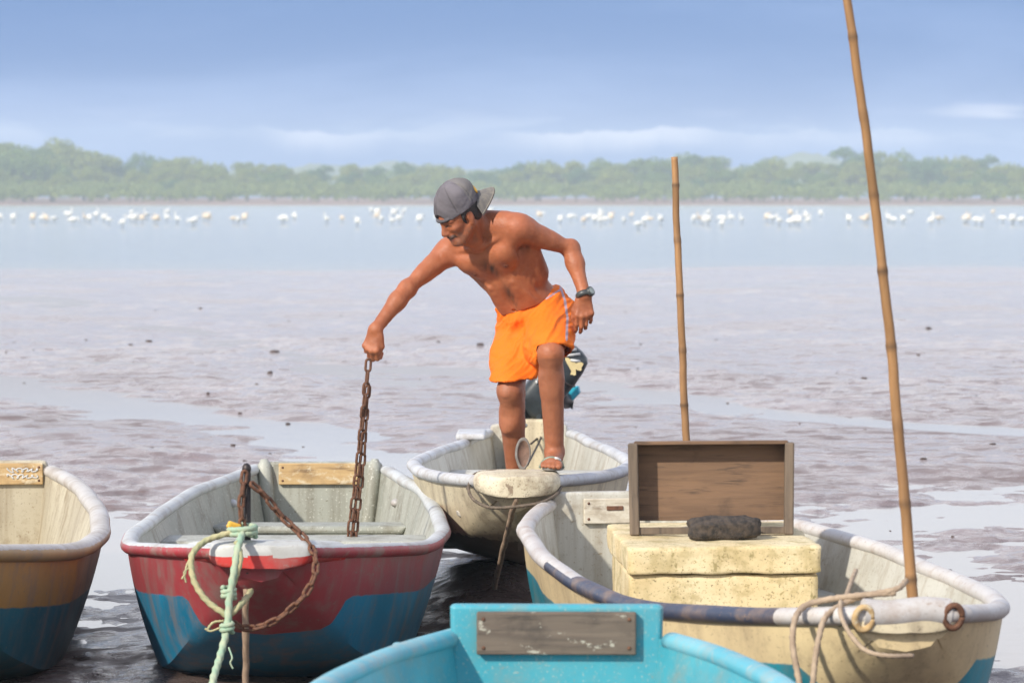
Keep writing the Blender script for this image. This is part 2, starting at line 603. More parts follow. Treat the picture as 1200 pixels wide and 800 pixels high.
M_CRATE = mat_wood("old_crate_wood", (.20, .115, .062), (.125, .072, .04), (.035, .024, .017), 0)
M_CRATE_SIDE = mat_wood("grey_crate_wood", (.17, .125, .085), (.10, .074, .052), (.035, .027, .022), 2)
M_PLATE_OCHRE = mat_wood("ochre_board", (.52, .36, .17), (.42, .27, .12), (.14, .085, .045), 1, paint=(.60, .52, .36), paint_amt=0.2)
M_PLATE_GREY = mat_wood("grey_board", (.17, .125, .09), (.09, .065, .048), (.03, .024, .02), 1, paint=(.46, .42, .33), paint_amt=-0.15)
M_PLATE_CREAM = mat_wood("cream_board", (.55, .50, .40), (.48, .42, .32), (.22, .17, .12), 1, paint=(.62, .58, .48), paint_amt=0.5)
M_ROPE_G = mat_noise("green_rope", (.26, .40, .28), (.40, .44, .30), 30, 0.85, 0, 0.6, 0.002)
M_ROPE_Y = mat_noise("straw_rope", (.46, .40, .22), (.32, .33, .18), 30, 0.85, 0, 0.6, 0.002)
M_ROPE_B = mat_noise("brown_rope", (.42, .32, .22), (.30, .22, .15), 30, 0.85, 0, 0.6, 0.002)
M_ROPE_DK = mat_noise("dark_rope", (.16, .12, .085), (.09, .07, .05), 30, 0.85, 0, 0.6, 0.002)
M_YELLOW = mat_noise("yellow_plastic", (.70, .42, .05), (.55, .30, .03), 20, 0.5)
M_SKIN = mat_attr("tanned_skin", 0.52, 0.55, 110, 0.003, 0.40, 0.06, var=0.5)
M_CLOTH = mat_attr("shorts_cloth", 0.75, 0.25, 220, 0.0012, 0.25, 0.0, var=0.14)
M_CAPM = mat_attr("cap_cloth", 0.85, 0.4, 300, 0.0012, 0.2, 0.0, var=0.4)
M_HAIR = mat_noise("black_hair", (.012, .010, .010), (.035, .028, .025), 120, 0.6, 0, 0.8, 0.003)
M_WATCH = mat_noise("dark_resin", (.035, .04, .04), (.06, .065, .062), 40, 0.4, 0, 0.1)
M_STEEL = mat_noise("worn_steel", (.42, .42, .40), (.30, .30, .29), 60, 0.35, 0.8, 0.1)
M_GLASSY = mat_noise("watch_dial", (.22, .26, .24), (.30, .34, .30), 90, 0.15, 0, 0.0)
M_SOLE = mat_noise("worn_brown_footbed", (.20, .12, .085), (.12, .075, .055), 40, 0.8, 0, 0.5, 0.002)
M_SOLE_GREY = mat_noise("grey_rubber", (.22, .20, .18), (.14, .13, .12), 40, 0.75, 0, 0.4, 0.002)
M_STRAP = mat_noise("grey_green_strap", (.24, .29, .22), (.16, .19, .15), 50, 0.6, 0, 0.3, 0.001)
M_BLACKP = mat_noise("scuffed_black_plastic", (.016, .020, .022), (.030, .038, .042), 14, 0.32, 0, 0.15, 0.002, c3=(.10, .11, .11), c3_at=0.66)
M_CREAMP = mat_noise("bare_cream_patch", (.62, .52, .26), (.50, .40, .20), 20, 0.6)
M_WHITEP = mat_noise("white_decal", (.62, .62, .60), (.48, .48, .46), 50, 0.5)
M_CYANP = mat_noise("cyan_plastic", (.02, .33, .46), (.03, .42, .55), 20, 0.4)
M_BIRD_W = mat_noise("white_plumage", (.80, .79, .75), (.70, .69, .64), 14, 0.8, 0, 0.2)
M_BIRD_C = mat_noise("cream_plumage", (.66, .52, .38), (.74, .66, .54), 10, 0.8, 0, 0.2)
M_BIRD_LEG = mat_noise("dark_leg", (.05, .045, .03), (.10, .08, .04), 20, 0.6)


def mat_leaf(name, a, b_, c_):
    m = new_mat(name)
    nt, b = principled(m)
    geo = nt.n('ShaderNodeNewGeometry')
    rnd = geo.outputs['Random Per Island']
    oi = nt.n('ShaderNodeObjectInfo').outputs['Random']
    c = nt.mix(rnd, a, b_)
    c = nt.mix(nt.step(nt.noise(nt.n('ShaderNodeTexCoord').outputs['Object'], 0.35, 3), 0.4, 0.62), c, c_)
    c = nt.mix(nt.math('MULTIPLY', oi, 0.35), c, b_)
    nt.link(c, b.inputs['Base Color'])
    b.inputs['Roughness'].default_value = 0.65
    b.inputs['Specular IOR Level'].default_value = 0.25
    tl = nt.n('ShaderNodeBsdfTranslucent', ins={'Color': c})
    mx = nt.n('ShaderNodeMixShader', ins={0: 0.45, 1: b.outputs[0], 2: tl.outputs[0]})
    out = [q for q in nt.nt.nodes if q.type == 'OUTPUT_MATERIAL'][0]
    nt.link(mx.outputs[0], out.inputs['Surface'])
    return m


M_LEAF = [mat_leaf("broad_green_leaves", (.125, .20, .035), (.18, .245, .045), (.135, .20, .035)),
          mat_leaf("yellow_green_leaves", (.22, .26, .04), (.28, .30, .05), (.19, .24, .045)),
          mat_leaf("blue_green_leaves", (.09, .165, .055), (.125, .20, .06), (.10, .175, .055))]
M_BARK = mat_noise("grey_bark", (.12, .10, .08), (.18, .15, .12), 4, 0.85)
M_SHRUB = mat_leaf("bank_scrub_leaves", (.19, .25, .055), (.26, .29, .075), (.16, .22, .05))

# ------------------------------------------------------------------ ground, water, hills
rows = np.concatenate([np.array([-60, -40, -25, -15, -8, -3, 1, 4, 6.5]),
                       8.0 * (112 / 8.0) ** np.linspace(0, 1, 820),
                       np.geomspace(116, 740, 26)[:], np.linspace(748, 880, 34), np.geomspace(900, 1690, 14)])
NC = 470
s = np.linspace(-1, 1, NC)
sx = 0.155 * s + 1.1 * s ** 11
YY = np.repeat(rows[:, None], NC, 1)
wid = np.maximum(np.abs(YY), 30) * 0.0 + np.where(YY < 6, 40 + np.abs(YY), YY * 1.0 + 1.5)
XX = wid * sx[None, :]
XX[rows < 6] = (np.linspace(-1, 1, NC)[None, :] * 90)
XX = np.clip(XX, -1200, 1200)


def mud_height(X, Y):
    z = 0.017 + 0.030 * fbm(X / 4.5 + 3.3, Y / 8.0, 3, 3) + 0.020 * fbm(X / 1.1, Y / 1.5, 4, 11, 0.6) + 0.024 * fbm(X / .45, Y / .33, 4, 19, .65) * (1 - .6 * smooth01(Y, 25, 60)) * (.25 + 1.1 * smooth01(fbm(X / 2.6, Y / 3.4, 3, 29), -.15, .4))
    rid = 1 - np.abs(fbm(X / 0.55 + 0.7 * fbm(X / 2, Y / 2, 2, 5), Y / 0.8, 3, 23))
    z += 0.014 * (rid - 0.75)
    for pts, wd, dep in [([(-9, 43), (-4.93, 34.5), (-2.84, 29.8), (-1.65, 26.6), (-.69, 24.1), (0.6, 21.5)], 0.55, -.05),
                         ([(-8.2, 63.5), (-3.1, 43.4), (-.99, 34.5), (.5, 31)], 0.45, -.022),
                         ([(-1.0, 38), (.82, 34.5), (1.48, 31), (2.6, 28.5), (4.5, 27)], 0.5, -.05),
                         ([(1.7, 19.0), (2.6, 20.0), (4, 20.6)], 1.3, -.028), ([(1.9, 15.5), (3, 16.2)], 1.0, -.03),
                         ([(-3.4, 18.2), (-2.0, 18.0), (-1.4, 18.6)], 1.0, -.07),
                         ([(-1.7, 50), (-.2, 42), (.6, 38)], 0.7, .035),
                         ([(.7, 39), (1.6, 36.5)], 0.8, .045),
                         ([(1.6, 24.4), (2.4, 23.5), (3.6, 24.2)], 0.9, .04),
                         ([(-5.5, 31), (-3.8, 27.5), (-2.5, 25)], 0.8, .03),
                         ([(-1.35, 16.2), (-1.15, 14.5), (-1.2, 13)], 0.35, .03)]:
        d = seg_dist(X + 0.5 * fbm(X / 1.3, Y / 1.3, 3, 41), Y + 0.8 * fbm(X / 1.7, Y / 1.7, 3, 47), pts)
        z += dep * np.exp(-(d / wd) ** 2)
    nf = 1 - smooth01(Y, 20, 28)
    z += nf * (0.020 * fbm(X / .22, Y / .30, 4, 83, .6) - .004)
    z += 0.17 * np.exp(-((X + .10) / .32) ** 2 - ((Y - 15.9) / .9) ** 2)
    dn = smooth01(Y, 70, 98)
    z = z * (1 - 0.55 * dn) 
    z = z - 0.35 * smooth01(Y + 6 * fbm(X / 9, Y / 9, 3, 31), 90, 108)
    up = smooth01(Y + 10 * fbm(X / 30, Y * 0, 3, 61), 755, 835)
    z = z + up * (.85 + 0.2 * fbm(X / 12, Y / 12, 3, 71))
    z = z + 0.9 * smooth01(Y, 860, 1000)
    return z


ZZ = mud_height(XX, YY)
gv = np.stack([XX, YY, ZZ], -1).reshape(-1, 3)
nr = len(rows)
ii = (np.arange(nr - 1)[:, None] * NC + np.arange(NC - 1)[None, :]).ravel()
gf = np.stack([ii, ii + 1, ii + NC + 1, ii + NC], 1)
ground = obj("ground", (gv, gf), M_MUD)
tag(ground, kind='structure')

wv = np.array([[-1150, -58, 0], [1150, -58, 0], [1150, 846, 0], [-1150, 846, 0]], float)
water = obj("water", (wv, [[0, 1, 2, 3]]), M_WATER)
tag(water, kind='structure')

# clods and shells lying on the flat: one mass
g_ = []
cr_ = np.random.default_rng(77)
for i in range(110):
    yy_ = 14.5 * (58 / 14.5) ** cr_.random()
    xx_ = cr_.uniform(-.17, .17) * yy_
    sz_ = cr_.choice([.006, .009, .013, .022], p=[.4, .3, .2, .1]) * (yy_ / 20) ** .5
    if yy_ < 22 and (-1.7 < xx_ < -.2 or -.5 < xx_ < 1.8 and yy_ < 21 or xx_ < -1.7 and yy_ < 17.6): continue
    zz_ = max(0, float(mud_height(np.array([[xx_]]), np.array([[yy_]]))[0, 0]))
    g_.append(ellipsoid((xx_, yy_, zz_ + sz_ * .2), (sz_ * cr_.uniform(.8, 2.2), sz_ * cr_.uniform(.8, 1.6), sz_ * .6), rotz(cr_.uniform(0, 3)), 8, 6))
cv_, cf_ = join(*g_)
cv_ = cv_ + .006 * np.stack([fbm(cv_[:, 0] * 60, cv_[:, 1] * 60, 2, 3), fbm(cv_[:, 0] * 60, cv_[:, 1] * 60, 2, 4), fbm(cv_[:, 0] * 60, cv_[:, 1] * 60, 2, 5)], 1)
M_CLOD = mat_noise("dark_clods", (.045, .032, .028), (.10, .07, .055), 30, 0.7)
tag(obj("mud_clods", (cv_, cf_), M_CLOD), "small dark clods and shells scattered over the wet mud flat", "clods", kind='stuff')

# low wooded hills beyond the lagoon
M_HILL = mat_noise("wooded_hill", (.05, .085, .04), (.09, .12, .05), 0.06, 0.9, 0, 0.0)
hx = np.linspace(-520, 520, 420)
hy = np.linspace(1440, 1660, 16)
HX, HY = np.meshgrid(hx, hy)
prof = 5.0 + 11.5 * np.exp(-((HX - 73) / 24) ** 2) + 11.5 * np.exp(-((HX - 128) / 24) ** 2) + 8 * np.exp(-((HX + 60) / 70) ** 2) + 6 * np.exp(-((HX - 200) / 60) ** 2) + 8 * np.exp(-((HX + 210) / 60) ** 2)
HZ = 2.2 + (prof + 2.6 * fbm(HX / 11, HY / 30, 3, 91) + 1.4 * fbm(HX / 3.5, HY / 9, 2, 95)) * np.sin(np.pi * np.clip((HY - 1440) / 220, 0, 1)) ** 0.8
n0 = len(hx)
hi = (np.arange(len(hy) - 1)[:, None] * n0 + np.arange(n0 - 1)[None, :]).ravel()
hills = obj("hills", (np.stack([HX, HY, HZ], -1).reshape(-1, 3), np.stack([hi, hi + 1, hi + n0 + 1, hi + n0], 1)), M_HILL)
tag(hills, kind='structure')

# the air between: one even box of haze
HAZE_D = 0.00048
M_HAZE = new_mat("haze_air")
nt = NT(M_HAZE.node_tree)
pv = nt.n('ShaderNodeVolumePrincipled', ins={'Color': (.78, .91, 1.0, 1), 'Density': HAZE_D, 'Anisotropy': -0.15})
nt.n('ShaderNodeOutputMaterial', ins={'Volume': pv.outputs[0]})
haze = obj("haze", box(0, 820, 16.25, 2500, 1790, 35.5), M_HAZE, smooth=False)
tag(haze, kind='stuff')


# ------------------------------------------------------------------ trees
def leaf_cloud(lobes, n, size, seed):
    r = np.random.default_rng(seed)
    wts = np.array([l[3] ** 2 for l in lobes])
    wts = wts / wts.sum()
    pick = r.choice(len(lobes), n, p=wts)
    d = r.normal(size=(n, 3))
    d /= np.linalg.norm(d, axis=1)[:, None]
    d[:, 2] = np.where(d[:, 2] < -0.3, -d[:, 2] * 0.6, d[:, 2])
    L = np.array(lobes)[pick]
    rad = L[:, 3] * (0.72 + 0.36 * r.random(n) ** 0.7)
    c = L[:, :3] + d * rad[:, None] * [1, 1, 0.8]
    nn = d + r.normal(size=(n, 3)) * 0.6
    nn /= np.linalg.norm(nn, axis=1)[:, None]
    t = np.cross(nn, r.normal(size=(n, 3)))
    t /= np.linalg.norm(t, axis=1)[:, None]
    u = np.cross(nn, t)
    sz = size * (0.6 + 0.8 * r.random(n))[:, None]
    a = c + t * sz
    b2 = c + u * sz * 0.6
    c2 = c - t * sz
    d2 = c - u * sz * 0.6
    V = np.stack([a, b2, c2, d2], 1).reshape(-1, 3)
    F = np.arange(4 * n).reshape(n, 4)
    return V, F


def tree_proto(seed, h, wdt, leaf_m):
    r = np.random.default_rng(seed)
    lobes = []
    nl = 16
    for i in range(nl):
        a = r.random() * 6.283
        q = math.sqrt(r.random())
        zz = h * (0.42 + 0.46 * r.random())
        sp = wdt * 0.5 * (1.0 - 0.75 * abs(zz / h - 0.55))
        lobes.append((q * sp * math.cos(a), q * sp * math.sin(a), zz, wdt * (0.13 + 0.11 * r.random())))
    lobes.append((0, 0, h * 0.60, wdt * 0.30))
    for i in range(5):
        a = r.random() * 6.283
        lobes.append((wdt * .42 * math.cos(a), wdt * .42 * math.sin(a), h * (0.2 + .2 * r.random()), wdt * 0.16))
    V, F = leaf_cloud(lobes, 2600, 0.34, seed)
    crown = mesh_data("crown", V, F, [M_LEAF[leaf_m]], False)
    g = [tube(spline([(0, 0, -0.3), (0.1, 0, h * .2), (0.0, .1, h * .45), (0, 0, h * .7)], 10), np.linspace(0.32, 0.10, 10), 8)]
    for i in range(5):
        a = i * 1.256 + r.random()
        e = lobes[i]
        g.append(tube(spline([(0, 0, h * (.2 + .05 * i)), (e[0] * .5, e[1] * .5, h * (.3 + .04 * i)), (e[0], e[1], e[2])], 8), np.linspace(0.14, 0.04, 8), 6))
    tv, tf = join(*g)
    trunk = mesh_data("trunk", tv, tf, [M_BARK], True)
    return trunk, crown


TREES = [tree_proto(101 + i, 10.0, [11, 9.5, 12.5, 10][i % 4], i % 3) for i in range(9)]
TLAB = ["mid green broad tree in the hazy belt beyond the lagoon",
        "yellow green sunlit tree in the hazy belt beyond the lagoon",
        "dull blue green tree in the hazy belt beyond the lagoon"]
TGRP = ["green trees beyond the lagoon", "yellow green trees beyond the lagoon", "blue green trees beyond the lagoon"]
TKIND = ["broad_tree", "sunlit_tree", "bluish_tree"]
tr = np.random.default_rng(19)


def skyline(px):
    """photo height of the tree tops along the far shore"""
    xs = [-200, 0, 40, 70, 110, 160, 210, 250, 300, 350, 420, 500, 560, 620, 660, 700, 740, 780, 820, 870, 920, 970, 1000, 1040, 1100, 1160, 1200, 1400]
    ys = [160, 160, 155, 162, 172, 176, 181, 178, 181, 185, 186, 184, 186, 187, 180, 182, 184, 178, 176, 182, 178, 181, 172, 174, 173, 181, 179, 176]
    return np.interp(px, xs, ys)


def add_tree(x, Y, h, k):
    trunk, crown = TREES[k]
    root = thing(TKIND[k % 3], TLAB[k % 3], "tree", (x, Y, float(mud_height(np.array([[x]]), np.array([[Y]]))[0, 0]) - 0.1), tr.random() * 6.28, TGRP[k % 3])
    sxy = h / 10.0 * (0.9 + 0.35 * tr.random())
    root.scale = (sxy, sxy, h / 10.0)
    for nme, me in (("trunk", trunk), ("crown", crown)):
        o = bpy.data.objects.new(nme, me)
        COL.objects.link(o)
        o.parent = root


for row, (Y0, step, hk) in enumerate([(925, 34, 0.98), (888, 40, 0.80), (866, 52, 0.55)]):
    px = -320 + 13 * row
    while px < 1520:
        Y = Y0 + tr.uniform(-9, 9)
        x = (px - 600) / FPX * Y
        top = CAM_H + (231 - skyline(px)) / FPX * Y - 2.3
        h = max(4.2, top * hk * tr.uniform(0.88, 1.10))
        k = int(tr.choice([0, 3, 6, 1, 4, 7, 1, 4, 7, 2, 5]))
        if row == 2 and tr.random() < 0.35:
            px += step
            continue
        add_tree(x, Y, h, k)
        px += step * tr.uniform(0.75, 1.25)

# scrub and reeds along the far bank: one mass
lob = []
for i in range(1400):
    yy_ = tr.uniform(822, 868)
    lob.append((tr.uniform(-205, 205), yy_, 1.3 + (yy_ - 822) * .055 + 1.0 * tr.random(), 1.2 + 0.9 * tr.random()))
V, F = leaf_cloud(lob, 70000, 0.42, 5)
V[:, 2] = np.maximum(V[:, 2], .75)
tag(obj("bank_scrub", (V, F), M_SHRUB, smooth=False), "pale green scrub along the far bank of the lagoon", "scrub", kind='stuff')


# ------------------------------------------------------------------ wading birds
def bird_mesh(pose, mat):
    """standing egret-like bird, bill towards +x, feet at z=0"""
    g, fm = [], []
    def add(geo, mi):
        g.append(geo)
        fm.extend([mi] * len(geo[1]))
    if pose == 'upright':
        add(ellipsoid((0, 0, .50), (.20, .10, .13), roty(0.45)), 0)
        add(tube(spline([(-.13, 0, .46), (-.24, 0, .38), (-.32, 0, .33)], 6), np.linspace(.07, .02, 6), 8), 0)
        add(tube(spline([(.13, 0, .58), (.20, 0, .68), (.13, 0, .80), (.17, 0, .93), (.22, 0, .96)], 14), np.linspace(.05, .032, 14), 8), 0)
        add(tube(np.array([(.22, 0, .96), (.30, 0, .95), (.38, 0, .93)]), np.array([.022, .014, .003]), 6), 1)
    elif pose == 'hunched':
        add(ellipsoid((0, 0, .52), (.24, .13, .17), roty(0.7)), 0)
        add(tube(spline([(-.15, 0, .42), (-.22, 0, .33), (-.26, 0, .25)], 6), np.linspace(.08, .02, 6), 8), 0)
        add(ellipsoid((.17, 0, .72), (.085, .06, .065)), 0)
        add(tube(np.array([(.23, 0, .71), (.32, 0, .67), (.40, 0, .62)]), np.array([.022, .014, .003]), 6), 1)
    else:
        add(ellipsoid((0, 0, .47), (.26, .13, .15), roty(0.05)), 0)
        add(tube(spline([(-.18, 0, .47), (-.30, 0, .45), (-.38, 0, .42)], 6), np.linspace(.08, .02, 6), 8), 0)
        add(tube(spline([(.18, 0, .52), (.30, 0, .56), (.36, 0, .46), (.42, 0, .34)], 12), np.linspace(.06, .035, 12), 8), 0)
        add(tube(np.array([(.42, 0, .34), (.46, 0, .25), (.48, 0, .14)]), np.array([.022, .014, .004]), 6), 1)
    for sgn in (-1, 1):
        add(tube(spline([(0.02, .04 * sgn, .40), (-.01, .045 * sgn, .2), (.02, .05 * sgn, -.1)], 6), .012, 6), 1)
    v, f = join(*g)
    return mesh_data("wading_bird", v, f, [mat, M_BIRD_LEG], True, fm)


BM = {(p, c): bird_mesh(p, M_BIRD_W if c == 'w' else M_BIRD_C) for p in ('upright', 'hunched', 'feeding') for c in 'wc'}
BLAB = {('upright', 'w'): "white egret standing upright in the far shallows", ('hunched', 'w'): "white wading bird hunched in the far shallows",
        ('feeding', 'w'): "white wading bird bending to feed in the far shallows", ('upright', 'c'): "cream coloured wader standing upright in the far shallows",
        ('hunched', 'c'): "cream coloured wader hunched in the far shallows", ('feeding', 'c'): "cream coloured wader bending down in the far shallows"}
birds = [(1, 257, 'hw'), (16, 259, 'hw'), (39, 260, 'hc'), (49, 259, 'uw'), (54, 260, 'hc'), (64, 260, 'fw'), (82, 256, 'uw'), (86, 263, 'fw'), (100, 258, 'uc'),
         (105, 260, 'hw'), (122, 259, 'hw'), (144, 266, 'uw'), (154, 259, 'fw'), (159, 260, 'hw'), (167, 260, 'hc'), (172, 256, 'uw'), (181, 259, 'fc'), (184, 261, 'hc'),
         (196, 260, 'uw'), (208, 261, 'uw'), (226, 264, 'fw'), (229, 263, 'hw'), (244, 259, 'hc'), (274, 260, 'fc'), (279, 261, 'hw'), (287, 260, 'hc'), (331, 261, 'fw'),
         (334, 260, 'hw'), (383, 261, 'uw'), (401, 259, 'hc'), (419, 264, 'hw'), (442, 258, 'uc'), (447, 260, 'hw'), (468, 261, 'uw'), (492, 262, 'hw'),
         (632, 256, 'hc'), (697, 261, 'hw'), (704, 263, 'uw'), (709, 261, 'fw'), (716, 259, 'hc'), (731, 261, 'hw'), (740, 255, 'uc'), (748, 268, 'fw'), (762, 260, 'fc'),
         (774, 262, 'hw'), (820, 260, 'uc'), (824, 262, 'hw'), (830, 263, 'hw'), (846, 266, 'uw'), (857, 260, 'uw'), (869, 261, 'uw'), (899, 259, 'hc'), (905, 260, 'fw'),
         (913, 264, 'uw'), (926, 264, 'fw'), (931, 262, 'uw'), (936, 264, 'hw'), (947, 262, 'uw'), (1012, 260, 'fc'), (1016, 261, 'hc'), (1047, 261, 'fw'), (1058, 261, 'hw'),
         (1091, 264, 'uw'), (1100, 260, 'fc'), (1130, 259, 'uc'), (1134, 260, 'hc'), (1150, 263, 'uw'), (1187, 261, 'hw')]
br = np.random.default_rng(3)
for _ in range(46):
    birds.append((br.uniform(-30, 1230), br.choice([250, 252, 254, 256, 258, 260, 262]) + br.uniform(-1, 1), br.choice(['hw', 'fw', 'uw', 'uw', 'hw', 'hc'])))
pn = {'u': 'upright', 'h': 'hunched', 'f': 'feeding'}
for i, (px, py, c) in enumerate(birds):
    key = (pn[c[0]], c[1])
    Y = 7560.0 / (py + 2.5 - 231)
    name = "white_egret" if c[1] == 'w' else "cream_wader"
    o = bpy.data.objects.new(name, BM[key])
    COL.objects.link(o)
    sc_ = br.uniform(0.72, 1.0) * (Y / 225.0) ** 0.35
    o.scale = (sc_ * (1 if br.random() < .5 else -1), sc_, sc_)
    o.location = ((px - 600) / FPX * Y, Y, 0.0)
    o.rotation_euler = (0, 0, br.uniform(-0.7, 0.7))
    lab = BLAB[key]
    if px == 748: lab = "white bird bending down, nearest the shore, right of the man"
    if px == 144: lab = "upright white egret nearest the shore on the far left"
    if px == 226: lab = "brightest white feeding bird left of the man, before a hunched one"
    if px == 846: lab = "upright white egret nearest the shore right of the short pole"
    tag(o, lab, "bird", key[0] + (" white birds wading" if c[1] == 'w' else " cream birds wading"))

# ------------------------------------------------------------------ boats
def smooth_interp(t, pts, sm=0.03):
    xs, ys = zip(*pts)
    g = np.linspace(-0.2, 1.2, 701)
    v = np.interp(g, xs, ys)
    # extend straight beyond the ends so that smoothing keeps them
    v = np.where(g < 0, ys[0] + (g - 0) * (ys[1] - ys[0]) / (xs[1] - xs[0]), v)
    v = np.where(g > 1, ys[-1] + (g - 1) * (ys[-1] - ys[-2]) / (xs[-1] - xs[-2]), v)
    k = np.exp(-0.5 * ((g - g[350]) / sm) ** 2)
    k /= k.sum()
    v = np.convolve(v, k, 'same')
    return np.interp(t, g, v)


class Boat:
    def __init__(self, name, label, stern, bow, cfg):
        self.cfg = cfg
        stern, bow = np.array(stern, float), np.array(bow, float)
        d = bow - stern
        self.L = float(np.linalg.norm(d))
        self.ang = math.atan2(d[1], d[0])
        self.root = thing(name, label, "boat", (stern[0], stern[1], 0), self.ang)
        self.origin = np.array([stern[0], stern[1], 0.0])
        n = 90
        self.t = 1 - (1 - np.linspace(0, 1, n)) ** 1.35
        f = lambda k: smooth_interp(self.t, cfg[k], cfg.get('sm', 0.022))
        self.W, self.H, self.C, self.Zc, self.Zk = f('W'), f('H'), f('C'), f('Zc'), f('Zk')
        wob = np.random.default_rng(cfg.get('seed', 1))
        ph = wob.random(6) * 6.28
        self.W = self.W + 0.004 * np.sin(9 * self.t * 2 + ph[0]) + 0.003 * np.sin(23 * self.t + ph[1])
        self.H = self.H + 0.003 * np.sin(11 * self.t + ph[2]) + 0.001 * np.sin(31 * self.t + ph[3])
        self.x = self.t * self.L

    def at(self, arr, t):
        return float(np.interp(t, self.t, arr))

    def local(self, wpt):
        q = np.asarray(wpt, float) - self.origin
        return q @ rotz(self.ang)          # inverse rotation

    def worldp(self, lp):
        return np.asarray(lp, float) @ rotz(self.ang).T + self.origin

    def inner_half(self, t, z):
        W, H, C, Zc = (self.at(a, t) for a in (self.W, self.H, self.C, self.Zc))
        k = np.clip((z - Zc) / (H - Zc), 0, 1)
        return C + (W - C) * k - 0.035

    def build(self, m_out, m_in, m_rim, m_deck=None, m_thwart=None):
        cfg, L = self.cfg, self.L
        n = len(self.t)
        V, A, F, FM = [], [], [], []
        ns = 11
        half_u = np.linspace(0, 1, ns)
        zb = cfg.get('band')
        def bound(x, y, z, H):
            return z - zb(x / L, y, H) if zb else 1.0
        # outer skin: starboard rim ... keel ... port rim
        for i in range(n):
            W, H, C, Zc, Zk, x = self.W[i], self.H[i], self.C[i], self.Zc[i], self.Zk[i], self.x[i]
            prof = [(0, Zk), (C * .5, Zk * .45 + Zc * .55 - 0.006), (C * .88, Zc - 0.010), (C + 0.006, Zc + 0.012)]
            for u in half_u[1:]:
                y = C + (W - C) * (u ** 0.85) + 0.010 * math.sin(math.pi * u)
                prof.append((y, Zc + (H - Zc) * u))
            full = [(-y, z) for y, z in prof[:0:-1]] + prof
            for y, z in full:
                # faint hand-laid unevenness
                yy = y + (0.004 * math.sin(7.1 * x + 9 * z) if abs(y) > 0.05 else 0)
                V.append((x, yy, z))
                A.append(bound(x, y, z, H))
        m = len(full)
        for i in range(n - 1):
            for j in range(m - 1):
                F.append([i * m + j, (i + 1) * m + j, (i + 1) * m + j + 1, i * m + j + 1])
                FM.append(0)
        F.append([(n - 1) * m + j for j in range(m)])
        FM.append(0)
        # inner skin
        off = len(V)
        zf0 = cfg.get('floor', 0.08)
        for i in range(n):
            W, H, C, Zc, Zk, x = self.W[i], self.H[i], self.C[i], self.Zc[i], self.Zk[i], self.x[i]
            zf = max(zf0, Zk + 0.06)
            zf = min(zf, H - 0.05)
            ci = max(C - 0.035, 0.02)
            prof = [(0, zf), (ci * .7, zf + .003), (ci, zf + 0.03)]
            for u in half_u[1:]:
                prof.append((ci + (W - 0.034 - ci) * u ** 0.85, zf + 0.03 + (H - zf - 0.03) * u))
            full = [(-y, z) for y, z in prof[:0:-1]] + prof
            for y, z in full:
                V.append((x, y + 0.003 * math.sin(5.3 * x + 8 * z), z))
                A.append(1.0)
        mi = len(full)
        for i in range(n - 1):
            for j in range(mi - 1):
                F.append([off + i * mi + j, off + i * mi + j + 1, off + (i + 1) * mi + j + 1, off + (i + 1) * mi + j])
                FM.append(1)
        self.hull = obj("hull", (V, F), [m_out, m_in], self.root, fmat=FM, attrs={'paint': A}, sharp=32)
        # rolled gunwale
        gp = [(self.x[i], -self.W[i] + 0.012, self.H[i]) for i in range(n)] + [(self.x[i], self.W[i] - 0.012, self.H[i]) for i in range(n)][::-1]
        gp = np.array(gp)
        gp = spline(gp[::2], 260)
        T, N, B = frames(gp)
        seg = 14
        a = np.linspace(0, 2 * np.pi, seg, endpoint=False)
        gr = cfg.get('rim_r', 0.029)
        up = np.array([0, 0, 1.0])
        V, A, F = [], [], []
        for i in range(len(gp)):
            o_ = nrm(np.cross(T[i], up))
            ctr = np.array([L * 0.5, 0, 0])
            if np.dot(o_, gp[i] - ctr) < 0 and abs(gp[i][1]) > 0.02: o_ = -o_
            if abs(gp[i][1]) <= 0.02: o_ = np.array([1.0, 0, 0])
            rr = gr * (1 + 0.025 * math.sin(i * 0.37) * math.sin(i * 0.11 + 1))
            for aa in a:
                V.append(gp[i] + o_ * rr * 1.15 * math.cos(aa) + up * (rr * 0.9 * math.sin(aa) - rr * 0.15))
                A.append(cfg['rim_paint'](gp[i][0] / L, gp[i][1], math.cos(aa), math.sin(aa)) if cfg.get('rim_paint') else 1.0)
        for i in range(len(gp) - 1):
            for j in range(seg):
                k = (j + 1) % seg
                F.append([i * seg + j, i * seg + k, (i + 1) * seg + k, (i + 1) * seg + j])
        F.append(list(range(seg)))
        F.append([(len(gp) - 1) * seg + j for j in range(seg)])
        self.gunwale = obj("gunwale", (V, F), m_rim, self.root, attrs={'paint': A})
        # transom wall
        W, H, C, Zc, Zk = self.W[0], self.H[0], self.C[0], self.Zc[0], self.Zk[0]
        ra = cfg.get('transom_raise', 0.05)
        ins = cfg.get('transom_inset', 0.05)
        poly = [(-C, Zc), (0, Zk), (C, Zc), (W * .98, H - 0.02), (W - ins * .4, H + ra * .9), (W - ins, H + ra), (-W + ins, H + ra), (-W + ins * .4, H + ra * .9), (-W * .98, H - 0.02)]
        th = 0.05
        V = [(-0.004, y, z) for y, z in poly] + [(th, y * 0.985, z) for y, z in poly]
        k = len(poly)
        F = [list(range(k))[::-1], list(range(k, 2 * k))] + [[j, (j + 1) % k, k + (j + 1) % k, k + j] for j in range(k)]
        self.transom = obj("transom", (V, F), m_in, self.root, smooth=False, bevel=0.012)
